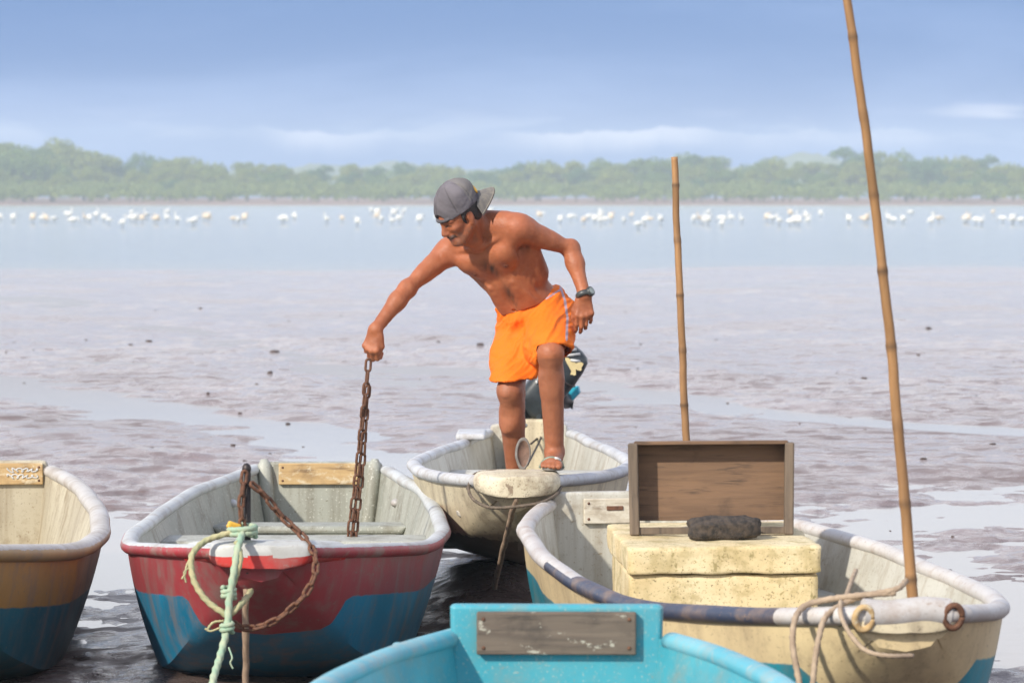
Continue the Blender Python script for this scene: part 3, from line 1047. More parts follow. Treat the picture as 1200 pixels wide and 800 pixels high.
        # thwarts
        for (t0, zt, ln, full) in cfg.get('thwarts', []):
            hw = self.inner_half(t0, zt) + 0.006
            hw0 = self.inner_half(t0, max(zt - 0.22, zf0 + 0.03)) + 0.006
            x0 = t0 * L
            zlo = max(zf0 - 0.01, zt - 0.30) if full else zt - 0.04
            hwl = hw0 if full else hw - 0.004
            hw2 = self.inner_half(t0 + ln / L, zt) + 0.006
            V = [(x0, -hwl, zlo), (x0, hwl, zlo), (x0 + ln, hwl, zlo), (x0 + ln, -hwl, zlo), (x0, -hw, zt), (x0, hw, zt), (x0 + ln, hw2, zt), (x0 + ln, -hw2, zt)]
            F = [[0, 3, 2, 1], [4, 5, 6, 7], [0, 1, 5, 4], [1, 2, 6, 5], [2, 3, 7, 6], [3, 0, 4, 7]]
            obj("thwart", (V, F), m_thwart or m_in, self.root, smooth=False, bevel=0.018)
        # bow deck plate
        t0 = cfg.get('deck_t', 0.94)
        th = cfg.get('deck_th', 0.06)
        lift = cfg.get('deck_lift', 0.02)
        st = np.linspace(t0, 1.0, 9)
        ov = cfg.get('deck_over', 0.02)
        xs = list(st * L)
        ws = [min(self.at(self.W, q) + ov, cfg.get('deck_w', 9)) for q in st]
        hs = [self.at(self.H, q) + lift for q in st]
        tip = cfg.get('deck_tip', 0.07)
        for q in np.sin(np.linspace(.06, math.pi / 2, 22)):
            xs.append(L + tip * q)
            ws.append(ws[8] * (1 - (q * 0.985) ** cfg.get('deck_sq', 4)) ** .5)
            hs.append(hs[8] - 0.012 * q)
        lat = np.sin(np.linspace(-math.pi / 2, math.pi / 2, 21))
        V, F = [], []
        rr = th * 0.5
        for x, w_, h in zip(xs, ws, hs):
            for q in lat:
                e = max(0.0, abs(q) - 0.82) / 0.18
                V.append((x, q * w_, h - rr * (1 - math.sqrt(max(0, 1 - e * e))) + 0.006 * (1 - q * q)))
            for q in lat[::-1]:
                e = max(0.0, abs(q) - 0.82) / 0.18
                V.append((x, q * w_, h - th + rr * (1 - math.sqrt(max(0, 1 - e * e)))))
        mm = 42
        for i in range(len(xs) - 1):
            for j in range(mm):
                k2 = (j + 1) % mm
                F.append([i * mm + j, i * mm + k2, (i + 1) * mm + k2, (i + 1) * mm + j])
        F.append(list(range(mm)))
        F.append([(len(xs) - 1) * mm + j for j in range(mm)])
        V = np.array(V)
        # nibbled edges
        V[:, 2] += 0.004 * fbm(V[:, 0] * 14, V[:, 1] * 14, 3, cfg.get('seed', 1))
        self.deck = obj("bow_deck", (V, F), m_deck or m_rim, self.root, sharp=70, attrs={'paint': cfg['deck_paint'](V) if cfg.get('deck_paint') else np.ones(len(V))})
        return self


def plate(boat, name, yc, zc, wd, ht, mat, x=0.052, th=0.022, tilt=0.0, bolts=4, bolt_mat=None, label=None):
    """board screwed to the inside of the transom"""
    p = obj(name, box(0, 0, 0, th, wd, ht), mat, boat.root, smooth=False, loc=(x + th / 2, yc, zc), bevel=0.005)
    p.rotation_euler = (tilt, 0, 0)
    if label: p['label'] = label
    g = []
    for sy in (-1, 1):
        for sz in (-1, 1):
            g.append(ellipsoid((th / 2, sy * (wd / 2 - .02), sz * (ht / 2 - .02)), (.004, .006, .006), None, 8, 6))
    if bolts:
        obj("screws", join(*g), bolt_mat or M_RUST, p)
    return p


def quarter_posts(boat, m, dz=0.035, r=0.035):
    for sgn in (-1, 1):
        W, H = boat.W[0], boat.H[0]
        top = H + boat.cfg.get('transom_raise', .05) + dz
        p = spline([(0.10, sgn * (W - 0.10), 0.1), (0.075, sgn * (W - 0.07), H - .12), (0.05, sgn * (W - 0.055), top - 0.02), (0.05, sgn * (W - 0.055), top)], 14)
        rad = np.full(14, r)
        rad[-1] = r * .45
        rad[-2] = r * .9
        obj("corner_post", tube(p, rad, 12), m, boat.root)


BASE_W = [(0, .32), (.1, .415), (.25, .53), (.45, .605), (.62, .635), (.76, .585), (.87, .465), (.94, .33), (1, .165)]
BASE_H = [(0, .47), (.3, .46), (.6, .455), (.8, .485), (.93, .55), (1, .585)]
BASE_C = [(0, .27), (.25, .42), (.5, .47), (.7, .47), (.80, .43), (.88, .35), (.94, .24), (.97, .16), (1, .07)]
BASE_ZC = [(0, -.02), (.5, -.03), (.72, -.01), (.82, .04), (.89, .13), (.94, .25), (.97, .37), (1, .50)]
BASE_ZK = [(0, -.10), (.6, -.12), (.75, -.09), (.84, .01), (.90, .115), (.945, .235), (.975, .365), (1, .475)]


def apron(band, low, ta=0.938, tb=0.952):
    def f(t, y, H):
        k = smooth01(np.array(t), ta, tb)
        return float((H - band) * (1 - k) + low * k)
    return f


# --- red and blue boat, left of centre
M_B2 = mat_weathered("red_over_blue_paint", (.34, .036, .044), (.20, .15, .13), (.27, .045, .052), 5, 0.65, 0.42, attr_paint='paint', paint=(.012, .19, .33), edge=0.012,
                     chips=(.26, .25, .25), chip_amt=0.01)
M_B2R = mat_weathered("white_over_red_gunwale", (.50, .52, .51), (.27, .23, .19), (.42, .44, .44), 7, 0.65, 0.5, streak=False, attr_paint='paint', paint=(.36, .035, .045), edge=0.5, chips=(.20, .15, .11), chip_amt=-0.035)
cfg = dict(W=BASE_W, H=BASE_H, C=BASE_C, Zc=BASE_ZC, Zk=BASE_ZK, seed=2, band=apron(.165, .215), rim_r=0.029,
           rim_paint=lambda t, y, o, u: u - o * 0.8 + 0.1, thwarts=[(.47, .375, .30, True), (.2, .30, .22, False)],
           deck_t=.955, deck_th=.075, deck_lift=.03, deck_over=.012, deck_tip=.06,
           deck_paint=lambda V: np.where(V[:, 0] > 5.28, -1.0, 1.0), transom_raise=.035, transom_inset=.06)
red_boat = Boat("fishing_boat", "open boat with red bow and blue lower hull, left of the man", (-.945, 17.6), (-.865, 12.32), cfg)
cfg['deck_paint'] = lambda V: np.where(np.arange(len(V)) % 42 >= 21, -1.5, .5)
M_B2D = mat_weathered("white_over_red_deck", (.52, .53, .50), (.28, .25, .22), (.45, .46, .44), 7, 0.4, 0.5, streak=False, attr_paint='paint', paint=(.55, .035, .028), edge=0.3)
red_boat.build(M_B2, M_GREY_IN, M_B2R, M_B2D)
plate(red_boat, "transom_board", 0.0, .445, .40, .105, M_PLATE_OCHRE, label="ochre worn board screwed inside the stern")
quarter_posts(red_boat, M_GREY_IN, 0.015, 0.036)
for sgn in (-1, 1):
    obj("cleat", ellipsoid((.75, sgn * (red_boat.inner_half(.14, .36) + .0), .36), (.035, .025, .02)), M_RIM_WHITE, red_boat.root)

# --- ochre and teal boat, far left
M_B1 = mat_weathered("ochre_over_teal_paint", (.40, .215, .055), (.17, .14, .12), (.33, .18, .05), 5, 0.7, 0.42, attr_paint='paint', paint=(.014, .125, .175), edge=0.012,
                     chips=(.24, .23, .22), chip_amt=0.02)
M_B1R = mat_weathered("white_over_ochre_gunwale", (.50, .48, .45), (.27, .21, .15), (.43, .40, .36), 7, 0.7, 0.5, streak=False, attr_paint='paint', paint=(.42, .27, .12), edge=0.8, chips=(.20, .15, .11), chip_amt=-0.035)
cfg = dict(W=BASE_W, H=BASE_H, C=BASE_C, Zc=BASE_ZC, Zk=BASE_ZK, seed=5, band=lambda t, y, H: H - .20, rim_r=0.036,
           rim_paint=lambda t, y, o, u: u - o * 0.8 + 0.35, thwarts=[(.50, .36, .30, True)], deck_t=.955, deck_lift=.02, transom_raise=.045, transom_inset=.05)
ochre_boat = Boat("fishing_boat", "open boat with ochre band over teal hull at the left edge", (-2.57, 17.5), (-2.07, 12.2), cfg)
ochre_boat.build(M_B1, M_CREAM_IN, M_B1R)
p1 = plate(ochre_boat, "transom_board", .085, .452, .38, .105, M_PLATE_OCHRE, label="tan board with a white scrawl inside the stern")
scr = []
for k in range(2):
    z = -.012 + .03 * k
    pts = [(.0125, .02 + .15 * q - .01 * math.sin(q * 40), z + .012 * math.sin(q * 34 + k) * (1 - .4 * q)) for q in np.linspace(0, 1, 26)]
    scr.append(tube(spline(pts, 60), .0035, 6))
obj("scrawl", join(*scr), M_WHITEP, p1)

# --- cream boat under the man
M_B3 = mat_weathered("dirty_cream_hull", (.62, .54, .37), (.17, .125, .085), (.52, .45, .31), 5, 0.5, 0.5, attr_paint='paint', paint=(.27, .21, .14), edge=0.05, speck=(.10, .07, .05), speck_amt=0.4)
cfg = dict(W=[(0, .23), (.1, .31), (.3, .43), (.5, .495), (.66, .515), (.78, .47), (.88, .375), (.95, .27), (1, .15)],
           H=[(0, .475), (.3, .495), (.55, .54), (.75, .575), (.92, .605), (1, .625)],
           C=[(0, .19), (.3, .33), (.55, .39), (.75, .37), (.86, .30), (.93, .22), (.97, .15), (1, .07)],
           Zc=[(0, .06), (.45, .08), (.62, .16), (.75, .23), (.86, .29), (.94, .37), (.98, .47), (1, .53)],
           Zk=[(0, -.06), (.45, -.04), (.62, .06), (.75, .15), (.86, .21), (.94, .30), (.98, .41), (1, .49)],
           seed=8, band=lambda t, y, H: 0.30 + 0.06 * math.sin(t * 9), rim_r=0.029, floor=.14,
           thwarts=[(.60, .46, .30, True), (.33, .40, .24, True)], deck_t=.952, deck_th=.080, deck_lift=.034, deck_over=.03, deck_tip=.15, deck_sq=2.3, deck_w=.185, transom_raise=.05, transom_inset=.05)
cream_boat = Boat("fishing_boat", "cream open boat with the man standing on its bow", (.096, 20.15), (.020, 14.85), cfg)
M_DECK = mat_weathered("stained_cream_deck", (.64, .58, .43), (.22, .15, .09), (.54, .48, .34), 9, 0.6, 0.55, streak=False, speck=(.07, .05, .035), speck_amt=0.7, chips=(.20, .14, .09), chip_amt=0.035)
cream_boat.build(M_B3, M_WHITE_IN, M_RIM_WHITE, M_DECK)
# motor pad, bow seat, rail
obj("motor_pad", box(.10, -.02, .40, .10, .22, .32), M_CREAM, cream_boat.root, smooth=False, bevel=0.015)
hw = cream_boat.inner_half(.86, .47)
obj("bow_seat", ([(.83 * 5.3, -hw - .03, .44), (.83 * 5.3, hw + .03, .44), (.935 * 5.3, .25, .44), (.935 * 5.3, -.25, .44),
                  (.83 * 5.3, -hw - .035, .47), (.83 * 5.3, hw + .035, .47), (.935 * 5.3, .26, .47), (.935 * 5.3, -.26, .47)],
                 [[0, 3, 2, 1], [4, 5, 6, 7], [0, 1, 5, 4], [1, 2, 6, 5], [2, 3, 7, 6], [3, 0, 4, 7]]), M_WHITE_IN, cream_boat.root, smooth=False, bevel=.01)
lx = cream_boat.local(P(545, 511, 19.2))
obj("side_deck", box(.75, -.305, .515, .42, .16, .035), M_RIM_WHITE, cream_boat.root, smooth=False, bevel=.014)
cb = spline([cream_boat.local(P(622, 520, 19.9)), cream_boat.local(P(634, 512, 20.0)), cream_boat.local(P(618, 545, 19.2))], 20)
obj("steering_cable", tube(cb, .006, 6), M_IRON, cream_boat.root)
bl = [P(553, 562, 15.0), P(549, 572, 14.82), P(555, 585, 14.72), P(573, 594, 14.66), P(598, 594, 14.64), P(632, 589, 14.66), P(652, 579, 14.76), P(658, 568, 14.92)]
obj("bow_rope", tube(spline([cream_boat.local(q) for q in bl], 120), .0065, 8, 3, 160), M_ROPE_DK, cream_boat.root)
bl = [P(548, 572, 14.85), P(556, 556, 14.95), P(575, 552, 15.0), P(598, 552, 15.0)]
obj("bow_rope", tube(spline([cream_boat.local(q) for q in bl], 60), .0065, 8, 3, 160), M_ROPE_DK, cream_boat.root)

# --- cream and teal boat on the right
M_B5 = mat_weathered("cream_over_teal_paint", (.66, .53, .30), (.24, .18, .12), (.56, .44, .25), 5, 0.45, 0.45, attr_paint='paint', paint=(.015, .24, .31), edge=0.012,
                     speck=(.12, .08, .05), speck_amt=0.35)
M_B5R = mat_weathered("white_and_navy_gunwale", (.54, .52, .49), (.30, .20, .13), (.46, .44, .42), 6, 0.55, 0.48, streak=False, attr_paint='paint', paint=(.035, .048, .085), edge=0.06,
                      chips=(.20, .15, .11), chip_amt=-0.035, speck=(.12, .10, .08), speck_amt=0.25)
cfg = dict(W=[(0, .25), (.1, .40), (.25, .56), (.45, .645), (.62, .665), (.76, .61), (.87, .49), (.94, .37), (.975, .27), (1, .16)],
           H=[(0, .53), (.3, .525), (.6, .505), (.8, .505), (.93, .55), (1, .585)], C=[(0, .20), (.25, .44), (.5, .50), (.7, .49), (.82, .42), (.90, .34), (.95, .24), (1, .09)],
           Zc=BASE_ZC, Zk=BASE_ZK, seed=11, band=apron(.145, .03, .955, .982), rim_r=0.030,
           rim_paint=lambda t, y, o, u: 1.0 if (y > 0 or t < .50 or t > .950) else (0.02 + 0.6 * (u - o) if t < .62 else -1.0),
           thwarts=[(.33, .33, .26, True)], deck_t=.965, deck_th=.06, deck_lift=.02, deck_over=.0, deck_tip=.03, transom_raise=.05, transom_inset=.05)
teal_boat = Boat("fishing_boat", "cream and teal open boat on the right carrying a foam cooler", (.395, 14.9), (1.15, 10.42), cfg)
teal_boat.build(M_B5, M_WHITE_IN, M_B5R, M_CREAM)
pl = plate(teal_boat, "transom_board", 0.02, .50, .26, .105, M_PLATE_CREAM, label="pale board with a rusty slot inside the stern")
obj("slot", box(.013, 0, .012, .006, .07, .018), M_RUST, pl, smooth=False, bevel=.003)
# rolled bow rail with open pipe ends
Lb = teal_boat.L
def ring_pipe(y0, y1, x, z, r):
    prof = [(r * .70, 0), (r, 0), (r, abs(y1 - y0)), (r * .70, abs(y1 - y0))]
    v, f = lathe(prof, 20)
    f = f[:-2]
    f += [[3 * 20 + j, 3 * 20 + (j + 1) % 20, (j + 1) % 20, j] for j in range(20)]
    v = v @ rotx(-math.pi / 2).T
    return v + np.array([x, y0, z]), f
obj("bow_rail", tube([(Lb - .005, y, .588 + .004 * math.sin(30 * y)) for y in np.linspace(-.13, .13, 12)], .043, 16), M_B5R, teal_boat.root, sharp=50, attrs={'paint': np.ones(12 * 16)})
for sgn in (-1, 1):
    tor = []
    a_ = np.linspace(0, 2 * np.pi, 25)
    tor = [(Lb + .028 + .006 * math.sin(q), sgn * .135 + .026 * math.cos(q), .578 + .034 * math.sin(q)) for q in a_]
    obj("mooring_ring", tube(tor, .010, 8), M_PLATE_OCHRE if sgn < 0 else M_RUST, teal_boat.root)

# --- bright cyan boat in the foreground
cfg = dict(W=[(0, .312), (.08, .47), (.18, .585), (.30, .65), (.45, .69), (.62, .69), (.76, .62), (.87, .465), (.94, .33), (1, .165)], H=[(0, .545), (.3, .55), (.6, .55), (.8, .56), (.93, .61), (1, .64)], C=BASE_C, Zc=BASE_ZC, Zk=BASE_ZK, seed=14, rim_r=0.030,
           thwarts=[(.5, .33, .28, True)], deck_t=.955, transom_raise=.095, transom_inset=.010)
cyan_boat = Boat("fishing_boat", "bright cyan open boat in the foreground, only its stern in view", (.128, 10.25), (.03, 4.85), cfg)
cyan_boat.build(M_CYAN, M_CYAN, M_CYAN_RIM)
plate(cyan_boat, "transom_board", 0.0, .558, .455, .122, M_PLATE_GREY, x=.05, th=.03, label="dark grey flaking board inside the stern")
obj("cleat", box(.36, -.435, .545, .14, .045, .032), M_CYAN_RIM, cyan_boat.root, smooth=False, bevel=.012)


# ------------------------------------------------------------------ cargo on the right boat
cool_y = math.atan2(-(.371 - .405), .95)
CO = P(843, 684, 12.62)
CO[2] = 0.128
cooler = thing("foam_cooler", "yellowed foam cooler with a lid, in the right boat under the crate", "cooler", (CO[0], CO[1] + .47, CO[2]), cool_y)
def rough_box(cx, cy, cz, sx, sy, sz, seed, amp=0.006, n=16, rad=0.02):
    """soft-edged foam block"""
    m_ = n
    V, F = [], []
    idx = {}
    def vid(p):
        k = tuple(np.round(p, 5))
        if k not in idx:
            idx[k] = len(V)
            V.append(p)
        return idx[k]
    g = np.linspace(-1, 1, m_ + 1)
    for ax in range(3):
        for sg in (-1, 1):
            o1, o2 = (ax + 1) % 3, (ax + 2) % 3
            for i in range(m_):
                for j in range(m_):
                    q = []
                    for (di, dj) in ((0, 0), (1, 0), (1, 1), (0, 1)):
                        p = [0, 0, 0]
                        p[ax] = sg
                        p[o1] = g[i + di]
                        p[o2] = g[j + dj]
                        q.append(vid(p))
                    F.append(q if sg > 0 else q[::-1])
    V = np.array(V, float)
    h = np.array([sx, sy, sz]) / 2
    Q = V * h
    inner = np.clip(Q, -(h - rad), h - rad)
    d = Q - inner
    ln = np.linalg.norm(d, axis=1)[:, None]
    Q = np.where(ln > 1e-9, inner + d / np.maximum(ln, 1e-9) * np.minimum(ln, rad), Q)
    nz = fbm(Q[:, 0] * 9 + Q[:, 2] * 13, Q[:, 1] * 9 - Q[:, 2] * 7, 4, seed)
    Q = Q + nrm_rows(Q / h) * (nz * amp)[:, None]
    return Q + [cx, cy, cz], F
def nrm_rows(a):
    return a / (np.linalg.norm(a, axis=1)[:, None] + 1e-9)
obj("cooler_box", rough_box(0, 0, .17, .675, .93, .34, 3, .005, 26, .012), M_FOAM, cooler)
lid = obj("lid", rough_box(0.0, 0, .3915, .69, .97, .100, 7, .009, 30, .014), M_FOAM, cooler)
lid.rotation_euler = (0, R(-0.6), R(0.8))

LIDZ = CO[2] + .447
cr_c = P(834, 628, 13.0)
crate = thing("wooden_crate", "old wooden crate standing on its side on the foam cooler", "crate", (cr_c[0], 13.0, LIDZ), R(-3))
crate.rotation_euler = (R(-3), R(-.6), R(-3))
cw, ch, cd = .60, .335, .10
obj("back_panel", box(0, cd, .045 + (ch - .045) / 2, cw - .02, .016, ch - .05), M_CRATE, crate, smooth=False, bevel=.003)
obj("side_panel", box(-cw / 2 + .02, cd / 2, ch / 2 + .002, .036, cd + .02, ch), M_CRATE_SIDE, crate, smooth=False, bevel=.006).rotation_euler = (0, R(-.8), 0)
obj("side_panel", box(cw / 2 - .02, cd / 2, ch / 2 + .002, .034, cd + .02, ch), M_CRATE_SIDE, crate, smooth=False, bevel=.006).rotation_euler = (0, R(1.0), 0)
obj("slat", box(0, .012, .014, cw - .06, .02, .026), M_CRATE_SIDE, crate, smooth=False, bevel=.003)
obj("slat", box(0, cd / 2, ch - .002, cw - .04, cd, .013), M_CRATE, crate, smooth=False, bevel=.003)

st = P(847, 630, 12.86)
v, f = ellipsoid((0, 0, 0), (.128, .06, .046), None, 40, 26)
vv = np.asarray(v)
p4 = np.sign(vv / [.128, .06, .046]) * np.abs(vv / [.128, .06, .046]) ** 0.55
vv = p4 * [.128, .06, .043]
vv = vv * (1 + .20 * fbm(vv[:, 0] * 22 + vv[:, 2] * 15, vv[:, 1] * 25 + vv[:, 2] * 31, 5, 8, .6))[:, None]
stone = obj("stone", (vv, f), M_STONE, origin=(0, 0, 0), loc=(st[0], 12.86, LIDZ + .036))
stone.rotation_euler = (0, R(-2), R(8))
tag(stone, "black oblong stone lying on the cooler before the crate", "stone")


# ------------------------------------------------------------------ poles
def bamboo(name, label, pts, r0, r1, mat=M_BAMBOO, n=150, node=0.23, group=None, cat="pole"):
    p = spline(pts, n)
    p = p + 0.004 * np.stack([fbm(np.linspace(0, 14, n), np.zeros(n) + 3, 3, 5), fbm(np.linspace(0, 14, n), np.zeros(n) + 9, 3, 6), np.zeros(n)], 1)
    L = np.concatenate([[0], np.cumsum(np.linalg.norm(np.diff(p, axis=0), axis=1))])
    rad = np.linspace(r0, r1, n)
    ph = (L / node) % 1.0
    rad = rad * (1 + 0.16 * np.exp(-((np.minimum(ph, 1 - ph)) / 0.045) ** 2))
    o = np.array(pts[0], float)
    v_, f_ = tube(p, rad, 12)
    at_ = {}
    if mat is M_BAMBOO:
        ix = np.minimum(np.arange(len(v_)) // 12, n - 1)
        q_ = np.minimum(ph, 1 - ph)[ix]
        kk_ = np.floor(L / node)[ix]
        tone = .80 + .36 * _hash(kk_, kk_ * 0 + 3, 5)
        bl_ = fbm(L[ix] * 9, (np.arange(len(v_)) % 12) * .5, 4, 13)
        cb_ = np.array([.30, .160, .064]) * (tone * (1 + .35 * bl_))[:, None]
        ring = np.exp(-(q_ / .035) ** 2)[:, None]
        cb_ = cb_ * (1 - .75 * ring) + np.array([.07, .04, .022]) * .75 * ring
        at_ = {'Col': cb_}
    ob = obj(name, (v_, f_), M_BAMBOO_A if at_ else mat, origin=o, attrs=at_)
    return tag(ob, label, cat, group)

bamboo("bamboo_pole", "tall leaning bamboo pole stuck through the right boat's bow",
       [np.array([*P(1076, 800, 10.62)[:2], -.25]), P(1076, 790, 10.62), P(1069, 695, 10.60), P(1050, 470, 10.60), P(1030, 280, 10.58), P(1005, 80, 10.55), P(991, -5, 10.55), P(983, -60, 10.53)], .0185, .0125)
bamboo("bamboo_pole", "short upright bamboo pole standing behind the wooden crate",
       [np.array([*P(812, 600, 17.6)[:2], -.3]), P(809, 600, 17.6), P(804, 515, 17.6), P(797, 350, 17.6), P(790, 184, 17.6)], .020, .0165, node=.27)
bamboo("mooring_stick", "leaning stick holding the cream boat's bow in the mud",
       [P(577, 700, 15.45), P(583, 672, 15.25), P(594, 625, 14.95), P(603, 590, 14.74), P(604, 580, 14.72)], .0125, .0115, M_STICK, 60, .5, cat="stick")
bamboo("mooring_stick", "thin stick below the red bow of the blue boat",
       [np.array([*P(288, 800, 12.42)[:2], -.2]), P(288, 800, 12.42), P(288, 740, 12.36), P(288, 690, 12.33)], .012, .011, M_STICK, 60, .5, cat="stick")
rod = obj("mooring_rod", join(tube([P(290, 672, 12.33), P(290, 618, 12.35), P(290, 551, 12.36)], .012, 10), ellipsoid(P(289, 549, 12.36), (.016, .016, .02))), M_IRON, origin=P(290, 640, 12.35), sharp=50)
tag(rod, "dark iron rod standing up from the red boat's bow", "rod")


# ------------------------------------------------------------------ chains
def link_mesh(name, length, width, r, mat):
    a = np.linspace(0, 2 * np.pi, 25)[:-1]
    pts = []
    s_ = (length - width) / 2
    for q in a:
        x, y = math.cos(q) * (width / 2 - r), math.sin(q) * (width / 2 - r)
        pts.append((x, y + (s_ if y > 0 else -s_), 0))
    pts.append(pts[0])
    p = np.array(pts)
    v, f = tube(p, r, 8, cap=False)
    return mesh_data(name, v, f, [mat], True)


def chain(name, label, path_list, length, width, r, mat, origin, twist0=0.3):
    root = thing(name, label, "chain", origin)
    me = link_mesh("link", length, width, r, mat)
    cr = np.random.default_rng(int(abs(origin[0]) * 1000))
    for pts in path_list:
        pitch = length - 2.15 * r
        dense = spline(pts, 400)
        Ltot = np.linalg.norm(np.diff(dense, axis=0), axis=1).sum()
        nn = max(2, int(round(Ltot / pitch)))
        p = spline(pts, nn + 1)
        for i in range(nn):
            a, b2 = p[i], p[i + 1]
            d = nrm(b2 - a)
            ref = np.array([0, -1.0, 0.15])
            u = nrm(np.cross(d, ref))
            v_ = np.cross(u, d)
            th = twist0 + (math.pi / 2 if i % 2 else 0) + cr.uniform(-.22, .22)
            xx = u * math.cos(th) + v_ * math.sin(th)
            zz = np.cross(xx, d)
            o = bpy.data.objects.new("link", me)
            COL.objects.link(o)
            o.parent = root
            M = Matrix((( xx[0], d[0], zz[0], 0), (xx[1], d[1], zz[1], 0), (xx[2], d[2], zz[2], 0), (0, 0, 0, 1)))
            c = (a + b2) / 2 - np.array(origin)
            M.translation = Vector(c)
            o.matrix_local = M
    return root

hd = 14.93
chain("rusty_chain", "rusty doubled chain hanging from the man's hand into the red boat",
      [[P(432, 421, hd), P(430, 445, hd), P(425, 490, hd + .02), P(419, 550, hd + .05), P(411, 615, hd + .09), P(408, 650, hd + .1)],
       [P(431, 452, hd + .03), P(427, 500, hd + .03), P(424, 550, hd + .06), P(417, 615, hd + .10), P(415, 650, hd + .11)]],
      .062, .034, .0058, M_RUST, P(430, 430, hd), .55)
chain("rusty_chain", "rusty chain looped from the iron rod round the red bow",
      [[P(287, 552, 12.34), P(284, 575, 12.33), P(282, 600, 12.32), P(286, 622, 12.32)],
       [P(294, 566, 12.34), P(310, 580, 12.36), P(330, 605, 12.38), P(352, 625, 12.36), P(367, 645, 12.28), P(370, 668, 12.22), P(360, 693, 12.2), P(342, 712, 12.2), P(322, 727, 12.2), P(300, 735, 12.2), P(282, 735, 12.2), P(272, 728, 12.2)]],
      .056, .030, .0062, M_RUST, P(288, 630, 12.33), .5)


# ------------------------------------------------------------------ ropes
def rope(name, label, pts, r, mat, extra=(), seg=10, n=160, cat="rope"):
    o = np.array(pts[0], float)
    g = [tube(spline(pts, n), r, seg, 3, 2 * math.pi / (r * 9), bulge=.16)]
    for e, er in extra:
        g.append(tube(spline(e, 60), er, 7, 3, 2 * math.pi / (er * 9), bulge=.16))
    ob = obj(name, join(*g), mat, origin=o)
    return tag(ob, label, cat)

# knot balls as wound turns
def wind(c, R_, r, turns, squash=1.0, n=40, ax=(0, 0, 1)):
    q = np.linspace(0, turns * 2 * np.pi, n)
    base = np.stack([R_ * np.cos(q), R_ * np.sin(q), np.linspace(-r * turns * .8, r * turns * .8, n)], 1)
    return base + np.asarray(c)

D = 12.16
rope("mooring_rope", "green rope knotted over the red bow, trailing down to the mud",
     [P(284, 624, 12.26), P(279, 640, 12.19), P(275, 665, D), P(269, 700, D - .02), P(266, 735, D - .05), P(259, 765, D - .1), P(250, 795, D - .2), P(240, 840, D - .35), np.array([-1.10, 11.5, 0.0])], .0125, M_ROPE_G,
     [([*wind(P(268, 694, D), .020, .009, 2.6)], .009), ([*wind(P(266, 735, D - .05), .018, .009, 2.2)], .009), ([*wind(P(284, 622, 12.30), .045, .010, 2.3)], .010),
      ([P(268, 758, D - .1), P(272, 770, D - .12), P(270, 776, D - .12), P(273, 783, D - .12)], .003)])
rope("mooring_rope", "straw coloured rope loop hanging over the left of the red bow",
     [P(282, 622, 12.28), P(262, 626, 12.27), P(240, 634, 12.25), P(226, 648, 12.2), P(224, 664, 12.18), P(229, 684, 12.16), P(242, 703, 12.15), P(259, 716, 12.14), P(268, 720, 12.14), P(281, 709, 12.16), P(291, 697, 12.24), P(294, 692, 12.3)], .0105, M_ROPE_Y,
     [([P(226, 648, 12.2), P(219, 662, 12.18), P(217, 672, 12.17), P(213, 678, 12.17)], .004), ([P(224, 664, 12.18), P(216, 670, 12.17), P(218, 682, 12.17)], .0035),
      ([P(262, 727, 12.14), P(250, 729, 12.13), P(243, 737, 12.13)], .0045), ([P(258, 735, 12.12), P(247, 739, 12.12), P(240, 736, 12.12)], .0035),
      ([P(277, 634, 12.2), P(282, 655, 12.17), P(272, 690, D)], .009)])
buoy = obj("rope_float", rough_box(0, 0, 0, .055, .03, .032, 4, .008, 8, .010), M_YELLOW, origin=(0, 0, 0), loc=tuple(P(274, 616, 12.30)))
buoy.rotation_euler = (0, R(20), R(10))
tag(buoy, "small yellow float tied beside the iron rod on the red bow", "float")

D = 10.36
rope("mooring_rope", "brown rope loops hanging over the navy rim of the right boat",
     [P(1062, 680, 10.49), P(1050, 690, 10.43), P(1015, 697, 10.45), P(990, 706, 10.45), P(968, 722, 10.38), P(960, 745, 10.33), P(955, 775, 10.31), P(952, 810, 10.28), P(951, 850, 10.23)], .0085, M_ROPE_B,
     [([P(1050, 694, 10.43), P(1000, 698, 10.45), P(960, 704, 10.49), P(940, 712, 10.47), P(931, 728, 10.41), P(929, 755, 10.38), P(934, 785, 10.35), P(938, 810, 10.33), P(938, 850, 10.33)], .0095),
      ([P(985, 704, 10.43), P(986, 722, 10.33), P(998, 745, 10.25), P(1015, 762, 10.21), P(1040, 768, 10.19), P(1070, 768, 10.23)], .007),
      ([P(990, 703, 10.47), P(998, 680, 10.68), P(1003, 668, 10.83)], .007)])
rope("bow_lashing", "dark lashing wound round the pole under the right boat's bow",
     [*wind(P(1075, 768, 10.60), .030, .007, 3.2)], .006, M_ROPE_DK, [([P(1052, 770, 10.5), P(1075, 764, 10.5), P(1100, 768, 10.5)], .006)])


